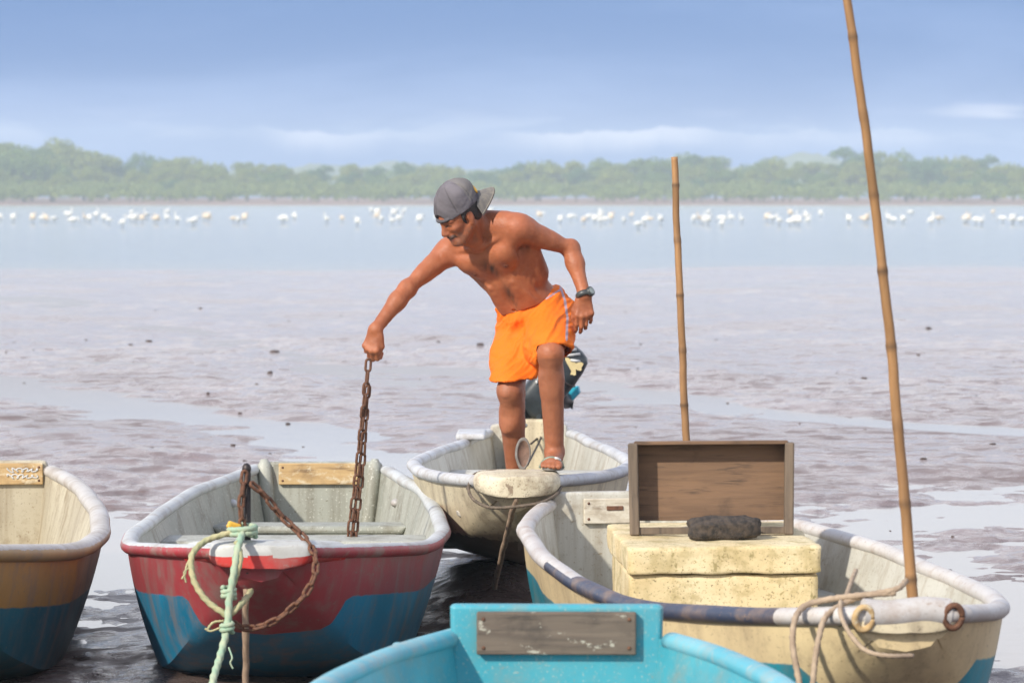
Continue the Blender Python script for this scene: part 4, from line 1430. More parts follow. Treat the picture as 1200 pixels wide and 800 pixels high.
# ------------------------------------------------------------------ implicit surfaces for the figure
class SDF:
    def __init__(self, lo, hi, h):
        self.lo, self.h = np.asarray(lo, float), h
        self.n = np.ceil((np.asarray(hi) - self.lo) / h).astype(int) + 1
        self.ax = [self.lo[i] + h * np.arange(self.n[i]) for i in range(3)]
        self.F = np.full(tuple(self.n), 1.0, np.float32)

    def _sl(self, lo, hi):
        a = np.clip(np.floor((np.asarray(lo) - self.lo) / self.h).astype(int), 0, self.n)
        b_ = np.clip(np.ceil((np.asarray(hi) - self.lo) / self.h).astype(int) + 1, 0, self.n)
        sl = tuple(slice(int(x), int(y)) for x, y in zip(a, b_))
        X = self.ax[0][sl[0]][:, None, None]
        Y = self.ax[1][sl[1]][None, :, None]
        Z = self.ax[2][sl[2]][None, None, :]
        return sl, X, Y, Z

    def comb(self, fn, lo, hi, k, sub=False):
        m = 1.7 * k + .02 + 3 * self.h
        sl, X, Y, Z = self._sl(np.asarray(lo) - m, np.asarray(hi) + m)
        if min(s_.stop - s_.start for s_ in sl) <= 0: return
        d = fn(X, Y, Z).astype(np.float32)
        a = self.F[sl]
        if sub:
            a2, d2 = -a, d
            q = np.maximum(k - np.abs(a2 - d2), 0) / max(k, 1e-6)
            self.F[sl] = -(np.minimum(a2, d2) - q * q * k * 0.25)
        else:
            q = np.maximum(k - np.abs(a - d), 0) / max(k, 1e-6)
            self.F[sl] = np.minimum(a, d) - q * q * k * 0.25

    def cap(self, a, b_, ra, rb, k=0.02, sub=False):
        a, b_ = np.asarray(a, float), np.asarray(b_, float)
        ba = b_ - a
        L2 = float(ba @ ba) + 1e-12
        def fn(X, Y, Z):
            t = np.clip(((X - a[0]) * ba[0] + (Y - a[1]) * ba[1] + (Z - a[2]) * ba[2]) / L2, 0, 1)
            return np.sqrt((X - a[0] - t * ba[0]) ** 2 + (Y - a[1] - t * ba[1]) ** 2 + (Z - a[2] - t * ba[2]) ** 2) - (ra + (rb - ra) * t)
        r = max(ra, rb)
        self.comb(fn, np.minimum(a, b_) - r, np.maximum(a, b_) + r, k, sub)

    def ell(self, c, r, M=np.eye(3), k=0.02, sub=False):
        """M rows are the axes"""
        c = np.asarray(c, float)
        M = np.asarray(M, float)
        def fn(X, Y, Z):
            x, y, z = X - c[0], Y - c[1], Z - c[2]
            u = [M[i][0] * x + M[i][1] * y + M[i][2] * z for i in range(3)]
            k0 = np.sqrt((u[0] / r[0]) ** 2 + (u[1] / r[1]) ** 2 + (u[2] / r[2]) ** 2)
            k1 = np.sqrt((u[0] / r[0] ** 2) ** 2 + (u[1] / r[1] ** 2) ** 2 + (u[2] / r[2] ** 2) ** 2)
            return k0 * (k0 - 1) / (k1 + 1e-9)
        e = np.sqrt(((M * np.asarray(r)[:, None]) ** 2).sum(0))
        self.comb(fn, c - e, c + e, k, sub)

    def cut(self, p, nvec, k=0.004):
        """remove everything on the side the normal points to"""
        p, nvec = np.asarray(p, float), nrm(nvec)
        X = self.ax[0][:, None, None]
        Y = self.ax[1][None, :, None]
        Z = self.ax[2][None, None, :]
        d = ((X - p[0]) * nvec[0] + (Y - p[1]) * nvec[1] + (Z - p[2]) * nvec[2]).astype(np.float32)
        q = np.maximum(k - np.abs(self.F - d), 0) / k
        self.F = np.maximum(self.F, d) + q * q * k * 0.25

    def mesh(self):
        F, h = self.F, self.h
        s_ = F < 0
        nx, ny, nz = F.shape
        cnt = np.zeros((nx - 1, ny - 1, nz - 1), np.uint8)
        for dx in (0, 1):
            for dy in (0, 1):
                for dz in (0, 1):
                    cnt += s_[dx:nx - 1 + dx, dy:ny - 1 + dy, dz:nz - 1 + dz]
        I = np.argwhere((cnt > 0) & (cnt < 8))
        idx = np.full(cnt.shape, -1, np.int32)
        idx[I[:, 0], I[:, 1], I[:, 2]] = np.arange(len(I))
        cor = np.array([[a, b_, c] for a in (0, 1) for b_ in (0, 1) for c in (0, 1)])
        vals = np.stack([F[I[:, 0] + c[0], I[:, 1] + c[1], I[:, 2] + c[2]] for c in cor], 1)
        acc = np.zeros((len(I), 3))
        num = np.zeros(len(I))
        for i in range(8):
            for j in range(i + 1, 8):
                if np.abs(cor[i] - cor[j]).sum() != 1: continue
                va, vb = vals[:, i], vals[:, j]
                cr = (va < 0) != (vb < 0)
                t = np.where(cr, va / np.where(cr, va - vb, 1), 0)
                acc += np.where(cr[:, None], cor[i] + t[:, None] * (cor[j] - cor[i]), 0)
                num += cr
        V = self.lo + h * (I + acc / num[:, None])
        Q = []
        for ax in range(3):
            o1, o2 = (ax + 1) % 3, (ax + 2) % 3
            sa = [slice(0, -1) if q == ax else slice(1, -1) for q in range(3)]
            sb = [slice(1, None) if q == ax else slice(1, -1) for q in range(3)]
            a, b_ = s_[tuple(sa)], s_[tuple(sb)]
            E = np.argwhere(a != b_)
            ins = a[E[:, 0], E[:, 1], E[:, 2]]
            G = E.copy()
            G[:, o1] += 1
            G[:, o2] += 1
            def ci(d1, d2):
                q = G.copy()
                q[:, o1] += d1
                q[:, o2] += d2
                return idx[q[:, 0], q[:, 1], q[:, 2]]
            quad = np.stack([ci(-1, -1), ci(0, -1), ci(0, 0), ci(-1, 0)], 1)
            quad[~ins] = quad[~ins][:, ::-1]
            Q.append(quad)
        Q = np.vstack(Q)
        Q = Q[(Q >= 0).all(1)]
        return V, Q


def vnormals(V, Q):
    fn = np.cross(V[Q[:, 2]] - V[Q[:, 0]], V[Q[:, 3]] - V[Q[:, 1]])
    N = np.zeros_like(V)
    for j in range(4):
        np.add.at(N, Q[:, j], fn)
    return N / (np.linalg.norm(N, axis=1)[:, None] + 1e-12)


def relax(V, Q, it=2, lam=0.5):
    e = np.vstack([Q[:, [0, 1]], Q[:, [1, 2]], Q[:, [2, 3]], Q[:, [3, 0]]])
    e = np.vstack([e, e[:, ::-1]])
    deg = np.bincount(e[:, 0], minlength=len(V)).astype(float)
    for _ in range(it):
        S = np.stack([np.bincount(e[:, 0], weights=V[e[:, 1], c], minlength=len(V)) for c in range(3)], 1) / deg[:, None]
        V = V + lam * (S - V)
    return V


def proj(V):
    d = V - np.array([0, 0, CAM_H])
    cp, sp = math.cos(PITCH), math.sin(PITCH)
    depth = d[:, 1] * cp - d[:, 2] * sp
    upc = d[:, 1] * sp + d[:, 2] * cp
    return 600 + FPX * d[:, 0] / depth, 400 - FPX * upc / depth


def J(px, py, dy):
    return P(px, py, 15.1 + dy)


def lerp(a, b_, t):
    return a + (b_ - a) * t


# skeleton of the man, photo pixels and depth from 15.1 m
pelvis, waist, chest, neckb = J(631, 374, .25), J(622, 348, .19), J(590, 306, .06), J(562, 271, -.01)
lsho, lelb, lwri = J(607, 266, -.10), J(669, 292, .02), J(685, 346, -.06)
rsho, relb, rwri = J(528, 293, .11), J(477, 338, -.02), J(440, 386, -.13)
lhip, lknee, lank = J(648, 372, .19), J(645, 414, -.16), J(650, 530, -.07)
rhip, rknee, rank = J(612, 380, .30), J(598, 458, .03), J(605, 556, .19)
up_t = nrm(neckb - waist)
lat = nrm(lsho - rsho)
lat = nrm(lat - up_t * (lat @ up_t))
frt = nrm(np.cross(lat, up_t))
TM = np.array([lat, frt, up_t])
pup = nrm(waist - pelvis)
plat = nrm(lhip - rhip)
plat = nrm(plat - pup * (plat @ pup))
pfr = nrm(np.cross(plat, pup))
PM = np.array([plat, pfr, pup])

allp = np.array([pelvis, lsho, lelb, lwri, rsho, relb, rwri, lknee, lank, rknee, rank, J(540, 240, 0), J(430, 430, -.15), J(645, 553, -.32), J(606, 580, .1)])
S = SDF(allp.min(0) - .16, allp.max(0) + .16, 0.0042)
# torso
rc = lerp(waist, neckb, .58)
S.ell(rc, (.152, .100, .185), TM, .03)
S.ell(lerp(waist, neckb, .30) + frt * .012, (.138, .094, .13), TM, .04)
S.ell(waist + pfr * .020 - up_t * .02, (.135, .100, .12), PM, .05)
S.ell(pelvis, (.158, .108, .12), PM, .05)
# shoulder girdle
S.cap(lerp(rsho, neckb, .06), lerp(rsho, neckb, .6) - frt * .01, .044, .052, .04)
S.cap(lerp(lsho, neckb, .06), lerp(lsho, neckb, .6) - frt * .01, .046, .054, .04)
S.cap(neckb - frt * .028 + up_t * .01, lsho - frt * .014 - lat * .015, .044, .036, .04)
S.cap(neckb - frt * .028 + up_t * .01, rsho - frt * .014 + lat * .015, .042, .036, .04)
S.cap(neckb - frt * .02 + up_t * .035, lerp(lsho, neckb, .30) - frt * .012 + up_t * .018, .046, .046, .04)
S.cap(neckb - frt * .02 + up_t * .03, lerp(rsho, neckb, .30) - frt * .012 + up_t * .012, .044, .044, .04)
S.ell(rc - frt * .05 + lat * .075 + up_t * .02, (.07, .05, .10), TM, .03)       # shoulder blades, back
S.ell(rc - frt * .05 - lat * .075 + up_t * .02, (.07, .05, .10), TM, .03)
for sg, sh in ((1, lsho), (-1, rsho)):
    S.ell(rc + frt * .078 + lat * .066 * sg + up_t * .062, (.078, .024, .058), TM, .035)     # pecs
    S.cap(rc + frt * .07 + lat * .09 * sg + up_t * .08, sh + frt * .012, .034, .036, .03)
    S.cap(rc + frt * .075 + lat * .022 * sg + up_t * .146, sh + frt * .02 + up_t * .014, .011, .011, .014)   # clavicles
    S.cap(rc + lat * .125 * sg - up_t * .12, sh - up_t * .05 - frt * .02, .034, .036, .04)   # lats
    # ribs
    for q in range(4):
        a_ = rc + lat * .115 * sg + frt * .052 - up_t * (.012 + .034 * q)
        e_ = rc + lat * .060 * sg + frt * .105 - up_t * (.055 + .036 * q)
        S.cap(a_, e_, .0050, .0035, .020)
    S.ell(rc + frt * .103 + lat * .082 * sg + up_t * .035, (.008, .006, .008), TM, .006)     # nipple
    for q in range(3):
        S.ell(lerp(waist, neckb, .30 - .10 * q) + frt * .096 + lat * .034 * sg, (.034, .006, .034), TM, .035)
# sternum and belly line
S.cap(rc + frt * .122 + up_t * .13, rc + frt * .124 - up_t * .03, .012, .012, .02, sub=True)
S.cap(rc + frt * .128 - up_t * .05, lerp(waist, neckb, .12) + frt * .118, .010, .010, .02, sub=True)
nav = waist + pfr * .118 + up_t * .030
S.ell(waist + pfr * .048 + up_t * .012, (.112, .074, .10), PM, .04)
S.ell(nav + pup * .0, (.011, .014, .008), PM, .006, sub=True)
# neck and head
HC = J(538, 252, -.13)
HF = nrm([-.78, -.42, -.52])
hu0 = np.array([-.44, -.30, .85])
HU = nrm(hu0 - HF * (hu0 @ HF))
HL = np.cross(HU, HF)
HM = np.array([HF, HL, HU])
HS = 0.88
def H(f, l, u): return HC + (HF * f + HL * l + HU * u) * HS
S.cap(neckb + up_t * .0 - frt * .01, H(-.035, 0, -.05), .058, .052, .03)
for sg in (1, -1):
    S.cap(H(-.02, .058 * sg, -.055), rc + frt * .072 + lat * .02 * sg + up_t * .155, .016, .013, .014)
S.cap(H(.05, 0, -.10), rc + frt * .07 + up_t * .15, .026, .020, .03)
hsc = lambda *r: tuple(q * HS for q in r)
S.ell(H(-.012, 0, .035), hsc(.102, .077, .090), HM, .02)
S.ell(H(.035, 0, -.01), hsc(.062, .064, .075), HM, .03)
S.ell(H(.034, 0, -.066), hsc(.056, .052, .055), HM, .025)
S.ell(H(.074, 0, -.104), hsc(.022, .026, .018), HM, .022)
for sg in (1, -1):
    S.cap(H(-.012, .062 * sg, -.05), H(.062, .030 * sg, -.108), .014, .013, .02)
    S.ell(H(.062, .046 * sg, -.028), hsc(.026, .020, .017), HM, .016)       # cheekbones
    S.cap(H(.090, .010 * sg, .018), H(.074, .050 * sg, .016), .011, .010, .012)   # brow
    S.ell(H(.094, .031 * sg, -.006), hsc(.016, .018, .011), HM, .010, sub=True)
    S.ell(H(.074, .031 * sg, -.006), hsc(.0145, .0145, .0135), HM, .004)     # eyes under lids
    S.cap(H(.083, .018 * sg, .001), H(.079, .046 * sg, -.001), .0042, .0038, .004)
    S.cap(H(.086, .020 * sg, -.014), H(.082, .042 * sg, -.015), .003, .003, .004)
    S.ell(H(.098, .013 * sg, -.046), hsc(.011, .009, .008), HM, .008)        # nostril wings
    S.cap(H(.094, .026 * sg, -.046), H(.078, .038 * sg, -.082), .0035, .003, .010, sub=True)
    # ear
    S.ell(H(-.014, .079 * sg, -.012), hsc(.019, .008, .033), HM, .006)
    S.ell(H(-.012, .089 * sg, -.008), hsc(.009, .006, .017), HM, .005, sub=True)
    S.ell(H(-.006, .078 * sg, -.042), hsc(.009, .007, .010), HM, .006)
S.cap(H(.092, 0, .006), H(.113, 0, -.038), .0085, .0115, .012)
S.ell(H(.108, 0, -.043), hsc(.014, .013, .010), HM, .008)
S.ell(H(.092, 0, -.066), hsc(.014, .028, .011), HM, .010)     # moustache
S.ell(H(.090, 0, -.084), hsc(.010, .022, .006), HM, .006)
S.cap(H(.104, -.022, -.0775), H(.104, .022, -.0775), .0028, .0028, .006, sub=True)
# arms
def arm(sh, el, wr, bend):
    d1, d2 = nrm(el - sh), nrm(wr - el)
    S.ell(lerp(sh, el, .08), (.050, .048, .052), TM, .04)
    S.cap(lerp(sh, el, 0), lerp(sh, el, .34), .046, .041, .03)
    S.cap(lerp(sh, el, .2), el, .039, .032, .03)
    S.ell(lerp(sh, el, .52) + bend * .010, (.033, .033, .075), np.array([nrm(np.cross(d1, bend)), nrm(np.cross(d1, np.cross(d1, bend))), d1]), .02)
    S.ell(lerp(sh, el, .50) - bend * .012, (.030, .030, .075), np.array([nrm(np.cross(d1, bend)), nrm(np.cross(d1, np.cross(d1, bend))), d1]), .02)
    S.ell(el - bend * .008, (.030, .030, .034), np.eye(3), .02)
    S.cap(el, lerp(el, wr, .32), .034, .038, .025)
    S.cap(lerp(el, wr, .28), wr, .037, .0245, .02)
    S.cap(lerp(el, wr, .55) + bend * .010, wr + bend * .008, .006, .0045, .012)
    S.cap(lerp(el, wr, .35) + nrm(np.cross(d2, bend)) * .018, lerp(el, wr, .9) + nrm(np.cross(d2, bend)) * .010, .010, .007, .014)

def hand(w_, A, N, curls, thumb, sc=1.0, spread=1.0):
    A = nrm(A)
    N = nrm(np.asarray(N) - A * (np.asarray(N) @ A))
    Tt = thumb(A, N)
    S.ell(w_, (.021, .029, .026), np.array([N, Tt, A]), .018)
    offs = [(.031, .086, (.041, .026, .021), .0098), (.0105, .091, (.046, .029, .022), .0100), (-.0100, .086, (.042, .027, .021), .0095), (-.0290, .076, (.034, .021, .019), .0086)]
    for (t, a_, ph, r), cu in zip(offs, curls):
        k_ = w_ + A * a_ * sc + Tt * t * sc * spread - N * (abs(t) * .12)
        S.cap(w_ + Tt * t * .55 * sc + A * .012 - N * .004, k_ - N * .002, .0150 * sc, .0118 * sc, .012)
        S.ell(k_ + N * .003, (.0105 * sc,) * 3, np.eye(3), .008)
        p, ang = k_, 0.0
        rr = r * sc
        for i, (l_, c_) in enumerate(zip(ph, cu)):
            ang += c_
            d = A * math.cos(ang) - N * math.sin(ang) + Tt * (t * 1.2 * (spread - 1))
            q = p + nrm(d) * l_ * sc
            S.cap(p, q, rr, rr * .90, .0045 if i else .007)
            p, rr = q, rr * .91
    return A, N, Tt

arm(rsho, relb, rwri, nrm(np.array([-.5, -.4, .75])))
arm(lsho, lelb, lwri, nrm(np.array([-.3, -.5, -.8])))
# right hand grips the chain: back of the hand to the camera, thumb on picture right
TH = lambda A, N: nrm(np.cross(A, N))
A_r = nrm(J(430, 412, -.145) - rwri) * .75 + np.array([0, 0, -.25])
A, N, Tt = hand(rwri, A_r, [-.35, -.9, .2], [(.75, 1.25, .8)] * 1 + [(.80, 1.3, .8), (.85, 1.3, .8), (.9, 1.3, .8)], lambda A, N: nrm(np.cross(N, A)) if nrm(np.cross(N, A))[0] > 0 else nrm(np.cross(A, N)), 1.0)
tb = rwri + A * .022 + Tt * .026 - N * .006
S.cap(tb, tb + A * .040 + Tt * .014 - N * .014, .0155, .0125, .012)
S.cap(tb + A * .040 + Tt * .014 - N * .014, tb + A * .072 + Tt * .006 - N * .026, .0118, .0105, .006)
S.cap(tb + A * .072 + Tt * .006 - N * .026, tb + A * .094 - Tt * .010 - N * .034, .0105, .0085, .005)
# left hand hangs relaxed, thumb on picture left
A_l = J(685, 384, -.075) - lwri
A, N, Tt = hand(lwri, A_l, [.10, -.98, .1], [(.30, .50, .30), (.38, .60, .35), (.45, .65, .4), (.52, .7, .4)], lambda A, N: nrm(np.cross(N, A)) if nrm(np.cross(N, A))[0] < 0 else nrm(np.cross(A, N)), .98, 1.05)
tb = lwri + A * .022 + Tt * .024 - N * .006
S.cap(tb, tb + A * .038 + Tt * .018 - N * .012, .0155, .0120, .012)
S.cap(tb + A * .038 + Tt * .018 - N * .012, tb + A * .070 + Tt * .020 - N * .022, .0115, .0100, .006)
S.cap(tb + A * .070 + Tt * .020 - N * .022, tb + A * .094 + Tt * .014 - N * .030, .0100, .0080, .005)
# legs
fwd_l = nrm(np.array([-.02, -1.0, 0]))
def leg(hip, kn, an, f):
    S.cap(hip, lerp(hip, kn, .6), .078, .064, .04)
    S.cap(lerp(hip, kn, .5), kn, .064, .052, .04)
    d2 = nrm(an - kn)
    side = nrm(np.cross(d2, f))
    S.ell(kn + f * .014, (.044, .044, .048), np.eye(3), .02)
    S.ell(kn + f * .046, (.023, .013, .026), np.array([side, f, -d2]), .012)       # kneecap
    S.cap(kn + f * .040 + d2 * .045, kn + f * .036 + d2 * .085, .014, .011, .015)
    S.cap(kn, lerp(kn, an, .35), .048, .046, .03)
    S.cap(lerp(kn, an, .25), an, .044, .030, .03)
    S.ell(lerp(kn, an, .19) - f * .018 + side * .010, (.037, .037, .088), np.array([side, f, d2]), .025)
    S.ell(lerp(kn, an, .18) - f * .014 - side * .014, (.033, .033, .08), np.array([side, f, d2]), .025)
    S.cap(lerp(kn, an, .18) + f * .034, lerp(kn, an, .85) + f * .016, .009, .007, .016)   # shin edge
    S.ell(an + side * .027, (.013, .013, .015), np.eye(3), .012)
    S.ell(an - side * .027, (.013, .013, .015), np.eye(3), .012)
    return side
side_l = leg(lhip, lknee, lank, nrm(np.array([-.05, -.95, .2])))
leg(rhip, rknee, rank, nrm(np.array([-.35, -.9, .25])))
S.cap(lerp(rknee, rank, .40), lerp(rknee, rank, .95), .046, .038, .03)
S.cap(lerp(lknee, lank, .45), lerp(lknee, lank, .95), .040, .034, .03)
DECK_Z = 0.662
# left foot on the deck, toes to the camera
f_dir = nrm(np.array([-.06, -1.0, 0.0]))
s_dir = np.array([-f_dir[1], f_dir[0], 0]) * -1     # towards picture left is the big toe
s_dir = nrm(np.cross(f_dir, [0, 0, 1]))
heel = np.array([lank[0], lank[1] + .055, DECK_Z + .045])
ball = heel + f_dir * .165 + np.array([-.004, 0, -.018])
S.cap(lank, heel, .034, .032, .02)
S.cap(heel, ball, .031, .024, .025)
S.cap(lank + f_dir * .03 - np.array([0, 0, .02]), ball + np.array([0, 0, .006]), .030, .022, .025)
S.ell(ball, (.046, .035, .020), np.array([s_dir, f_dir, [0, 0, 1]]), .02)
for i, (o_, ln, r) in enumerate([(.034, .040, .0135), (.013, .042, .0102), (-.005, .037, .0095), (-.022, .031, .009), (-.037, .024, .0085)]):
    sgn = -1
    b0 = ball + s_dir * sgn * o_ * 0.98 + f_dir * (.018 - .25 * max(0, -o_))
    S.cap(b0, b0 + f_dir * ln * .6 + np.array([0, 0, -.003]), r * 1.02, r, .006)
    S.cap(b0 + f_dir * ln * .6 + np.array([0, 0, -.003]), b0 + f_dir * ln + np.array([0, 0, -.008]), r, r * .92, .004)
TOES = ball + f_dir * .045
# right foot, heel raised, toes on the bow seat behind the deck
toe_r = np.array([rank[0] - .02, rank[1] - .12, .50])
S.cap(rank, rank + np.array([0, .045, -.03]), .032, .028, .02)
S.cap(rank + np.array([0, .02, -.02]), toe_r + np.array([0, .03, .01]), .030, .024, .025)
S.ell(toe_r + np.array([0, .0, 0]), (.044, .045, .018), np.eye(3), .02)
for i in range(5):
    S.cap(toe_r + np.array([.034 - .017 * i, -.03, 0]), toe_r + np.array([.034 - .018 * i, -.062 + .004 * abs(3 - i), -.006]), .011, .009, .005)

V, Q = S.mesh()
V = relax(V, Q, 1, .35)
_px, _py = proj(V)
_m = np.exp(-(seg_dist(_px, _py, [(604, 326), (634, 356)]) / 7.0) ** 2) * (V[:, 1] < chest[1] + .12)
Vs = relax(V, Q, 45, .6)
V = V + (Vs - V) * np.clip(_m * 1.3, 0, 1)[:, None]
Nn = vnormals(V, Q)
_hid = smooth01(-((V - J(628, 347, .19)) @ nrm([-.36, -.06, .93])), .020, .040) * smooth01(V[:, 2], J(0, 404, 0)[2], J(0, 396, 0)[2])
V = V - Nn * (.016 * _hid * (np.linalg.norm(V - pelvis, axis=1) < .24))[:, None]
vein = fbm(V[:, 0] * 42 + V[:, 2] * 13, V[:, 2] * 30 + V[:, 1] * 22, 3, 77)
V = V + Nn * (0.0016 * vein)[:, None]
px, py = proj(V)
front = Nn[:, 1] < 0.25
base = np.array([.340, .110, .046])
col = np.tile(base, (len(V), 1))
mott = fbm(V[:, 0] * 9 + V[:, 1] * 7, V[:, 2] * 9 - V[:, 1] * 5, 4, 55)
col *= (1 + .20 * mott)[:, None]
mot2 = fbm(V[:, 0] * 55 + V[:, 1] * 40, V[:, 2] * 55 - V[:, 1] * 30, 3, 58)
col *= np.stack([1 + .10 * mot2, 1 + .18 * mot2, 1 + .22 * mot2], 1)
def put(mask, c, a):
    global col
    k = np.clip(mask * a, 0, 1)[:, None]
    col = col * (1 - k) + np.asarray(c) * k
hl = (V - HC) / HS
hf, hlat, hup = hl @ HF, hl @ HL, hl @ HU
near_head = (np.linalg.norm(hl, axis=1) < .16)
# redder shoulders and face, paler feet and belly side
dsh = np.minimum(np.linalg.norm(V - lsho, axis=1), np.linalg.norm(V - rsho, axis=1))
put(np.exp(-(dsh / .12) ** 2), (.36, .112, .054), .6)
put(near_head & (hup < .05), (.30, .098, .046), .6)
# chest and belly hair
hn = .55 + .9 * fbm(V[:, 0] * 60, V[:, 2] * 60 + V[:, 1] * 40, 3, 33)
def spot(cx, cy, sx_, sy_, rot=0):
    dx, dy = px - cx, py - cy
    u_, v_ = dx * math.cos(rot) + dy * math.sin(rot), -dx * math.sin(rot) + dy * math.cos(rot)
    return np.exp(-(u_ / sx_) ** 2 - (v_ / sy_) ** 2) * front * (np.abs(V[:, 1] - 15.1) < .35)
put(spot(575, 314, 11, 6.0, .5) * np.clip(hn + .3, 0, 1), (.030, .020, .016), .95)
put(spot(584, 322, 3.0, 6, -.5) * np.clip(hn + .2, 0, 1), (.05, .03, .02), .7)
put(spot(598, 344, 6, 13, -.45) * np.clip(hn + .2, 0, 1), (.045, .028, .02), .8)
put(spot(604, 356, 3, 5) * np.clip(hn, 0, 1), (.06, .035, .02), .5)
for sg in (1, -1):
    npp = rc + frt * .108 + lat * .082 * sg + up_t * .035
    put(np.exp(-(np.linalg.norm(V - npp, axis=1) / .016) ** 2), (.095, .032, .022), .95)
    # armpit hair
    ap = (lsho if sg > 0 else rsho) + frt * .02 - up_t * .085 - lat * .012 * sg
    put(np.exp(-(np.linalg.norm(V - ap, axis=1) / .034) ** 2) * np.clip(hn + .2, 0, 1), (.035, .02, .015), .85)
# shins and forearms: dark hairs
hair_l = np.clip(fbm(V[:, 0] * 150, V[:, 2] * 45 + V[:, 1] * 120, 3, 44) - .05, 0, 1)
dk = np.maximum(np.exp(-((V[:, 2] - (lknee[2] - .22)) / .15) ** 2) * (V[:, 2] < lknee[2]), 0)
put((V[:, 2] < lknee[2] - .02) * 1.0, (.25, .105, .058), .45)
put(dk * hair_l, (.14, .07, .04), .35)
# face
put(near_head & (hf > .07) & (np.abs(hlat) < .036) & (np.abs(hup + .066) < .009), (.035, .026, .024), .85)
put(near_head & (hf > .078) & (np.abs(hlat) < .024) & (np.abs(hup + .081) < .006), (.22, .065, .05), .8)
for sg in (1, -1):
    put(near_head & (hf > .055) & (np.abs(hlat * sg - .032) < .022) & (np.abs(hup - .020) < .005), (.025, .018, .016), .8)
    put(near_head & (hf > .065) & (np.abs(hlat * sg - .031) < .017) & (np.abs(hup + .009) < .0035), (.02, .014, .012), .9)
stub = near_head & (hf > -.0) & (hup < -.055) & (hup > -.13)
put(stub * np.clip(.5 + fbm(V[:, 0] * 160, V[:, 2] * 160 + V[:, 1] * 90, 2, 9), 0, 1), (.11, .075, .06), .5)
# toe nails
for i in range(5):
    pass
man = obj("person", (V, Q), M_SKIN, origin=(lank[0], lank[1], DECK_Z), attrs={'Col': col})
man.rotation_euler = (0, 0, 0)
tag(man, "shirtless man in orange shorts and backward cap reaching down with a chain", "person")
MO = np.array([lank[0], lank[1], DECK_Z])

# hair
S = SDF(HC - .17, HC + .17, 0.003)
S.ell(H(-.014, 0, .028), hsc(.108, .084, .094), HM, .005)
S.ell(H(-.055, 0, -.02), hsc(.055, .070, .055), HM, .02)
for sg in (1, -1):
    S.cap(H(.018, .072 * sg, .0), H(.012, .070 * sg, -.028), .010, .006, .01)
S.cut(H(.028, 0, 0), HF + HU * .15)
S.ell(H(-.004, .095, -.022), hsc(.026, .030, .036), HM, .006, sub=True)
S.ell(H(-.004, -.095, -.022), hsc(.026, .030, .036), HM, .006, sub=True)
S.cut(H(0, 0, .06), HU)
hv, hq = S.mesh()
hv = hv + vnormals(hv, hq) * (0.0018 * fbm(hv[:, 0] * 90, hv[:, 2] * 90 + hv[:, 1] * 70, 3, 3))[:, None]
obj("hair", (hv, hq), M_HAIR, man, origin=MO)

# cap worn backwards
S = SDF(HC - .24, HC + .24, 0.0032)
cc = H(-.010, 0, .030)
band_n = nrm(HU * 1.0 + HF * .10)
cf = nrm(HF - band_n * (HF @ band_n))
CM = np.array([cf, np.cross(band_n, cf), band_n])
S.ell(cc, (.118 * HS, .093 * HS, .124 * HS), CM, .005)
S.ell(cc - cf * .03 * HS + band_n * .075 * HS, (.080 * HS, .078 * HS, .050 * HS), CM, .05)
S.cut(cc - band_n * .002, -band_n, .004)
S.ell(cc + cf * .118 * HS + band_n * .004, (.028, .036, .030), CM, .004, sub=True)      # gap over the strap
S.ell(cc - band_n * .02, (.106 * HS, .082 * HS, .110 * HS), CM, .003, sub=True)
# strap
for q in np.linspace(-.5, .5, 9):
    S.cap(cc + (cf * .115 * math.cos(q) + CM[1] * .093 * math.sin(q)) * HS + band_n * .006, cc + (cf * .115 * math.cos(q + .12) + CM[1] * .093 * math.sin(q + .12)) * HS + band_n * .006, .006, .006, .003)
kv, kq = S.mesh()
kv = relax(kv, kq, 1, .4)
kn_ = vnormals(kv, kq)
kl = kv - cc
az = np.arctan2(kl @ CM[1], kl @ CM[0])
seam = np.exp(-((np.mod(az + math.pi / 6, math.pi / 3) - math.pi / 6) / .035) ** 2)
kh = kl @ band_n
kv = kv - kn_ * (0.0022 * seam * (kh > .012))[:, None] + kn_ * (0.0045 * fbm(kl @ CM[0] * 22, kl @ CM[1] * 22 + kh * 25, 3, 12))[:, None]
kcol = np.tile(np.array([.120, .110, .120]), (len(kv), 1))
kcol *= (1 + .6 * fbm(kl @ CM[0] * 14, kl @ CM[1] * 14 + kh * 16, 4, 15))[:, None]
kcol *= (1 - .35 * seam * (kh > .012))[:, None]
kcol[kh < .012] *= .9
backp = ((kl @ cf) < -.03) & (kh > .02)
kcol[backp] = kcol[backp] * .4 + np.array([.20, .185, .165]) * .6      # the front panel is paler and dusty
capo = obj("cap", (kv, kq), M_CAPM, man, origin=MO, attrs={'Col': kcol})
# brim, behind the head
bv, bf = [], []
na, nb = 17, 9
for lay in (0, 1):
    for i in range(na):
        u_ = -1 + 2 * i / (na - 1)
        for j in range(nb):
            r_ = j / (nb - 1)
            ang = u_ * 1.05
            p0 = cc - cf * (.114 * HS * math.cos(ang)) + CM[1] * (.092 * HS * math.sin(ang))
            ext = .085 * (1 - abs(u_) ** 2.6) * r_
            p = p0 - cf * ext + CM[1] * (.004 * u_ * r_) + band_n * (-.030 * u_ * u_ + .012 - .034 * r_ - .012 * r_ * u_ * u_ - (0.005 if lay else 0))
            bv.append(p)
for lay in (0, 1):
    o_ = lay * na * nb
    for i in range(na - 1):
        for j in range(nb - 1):
            q = [o_ + i * nb + j, o_ + (i + 1) * nb + j, o_ + (i + 1) * nb + j + 1, o_ + i * nb + j + 1]
            bf.append(q if lay else q[::-1])
for i in range(na - 1):
    bf.append([i * nb + nb - 1, (i + 1) * nb + nb - 1, na * nb + (i + 1) * nb + nb - 1, na * nb + i * nb + nb - 1])
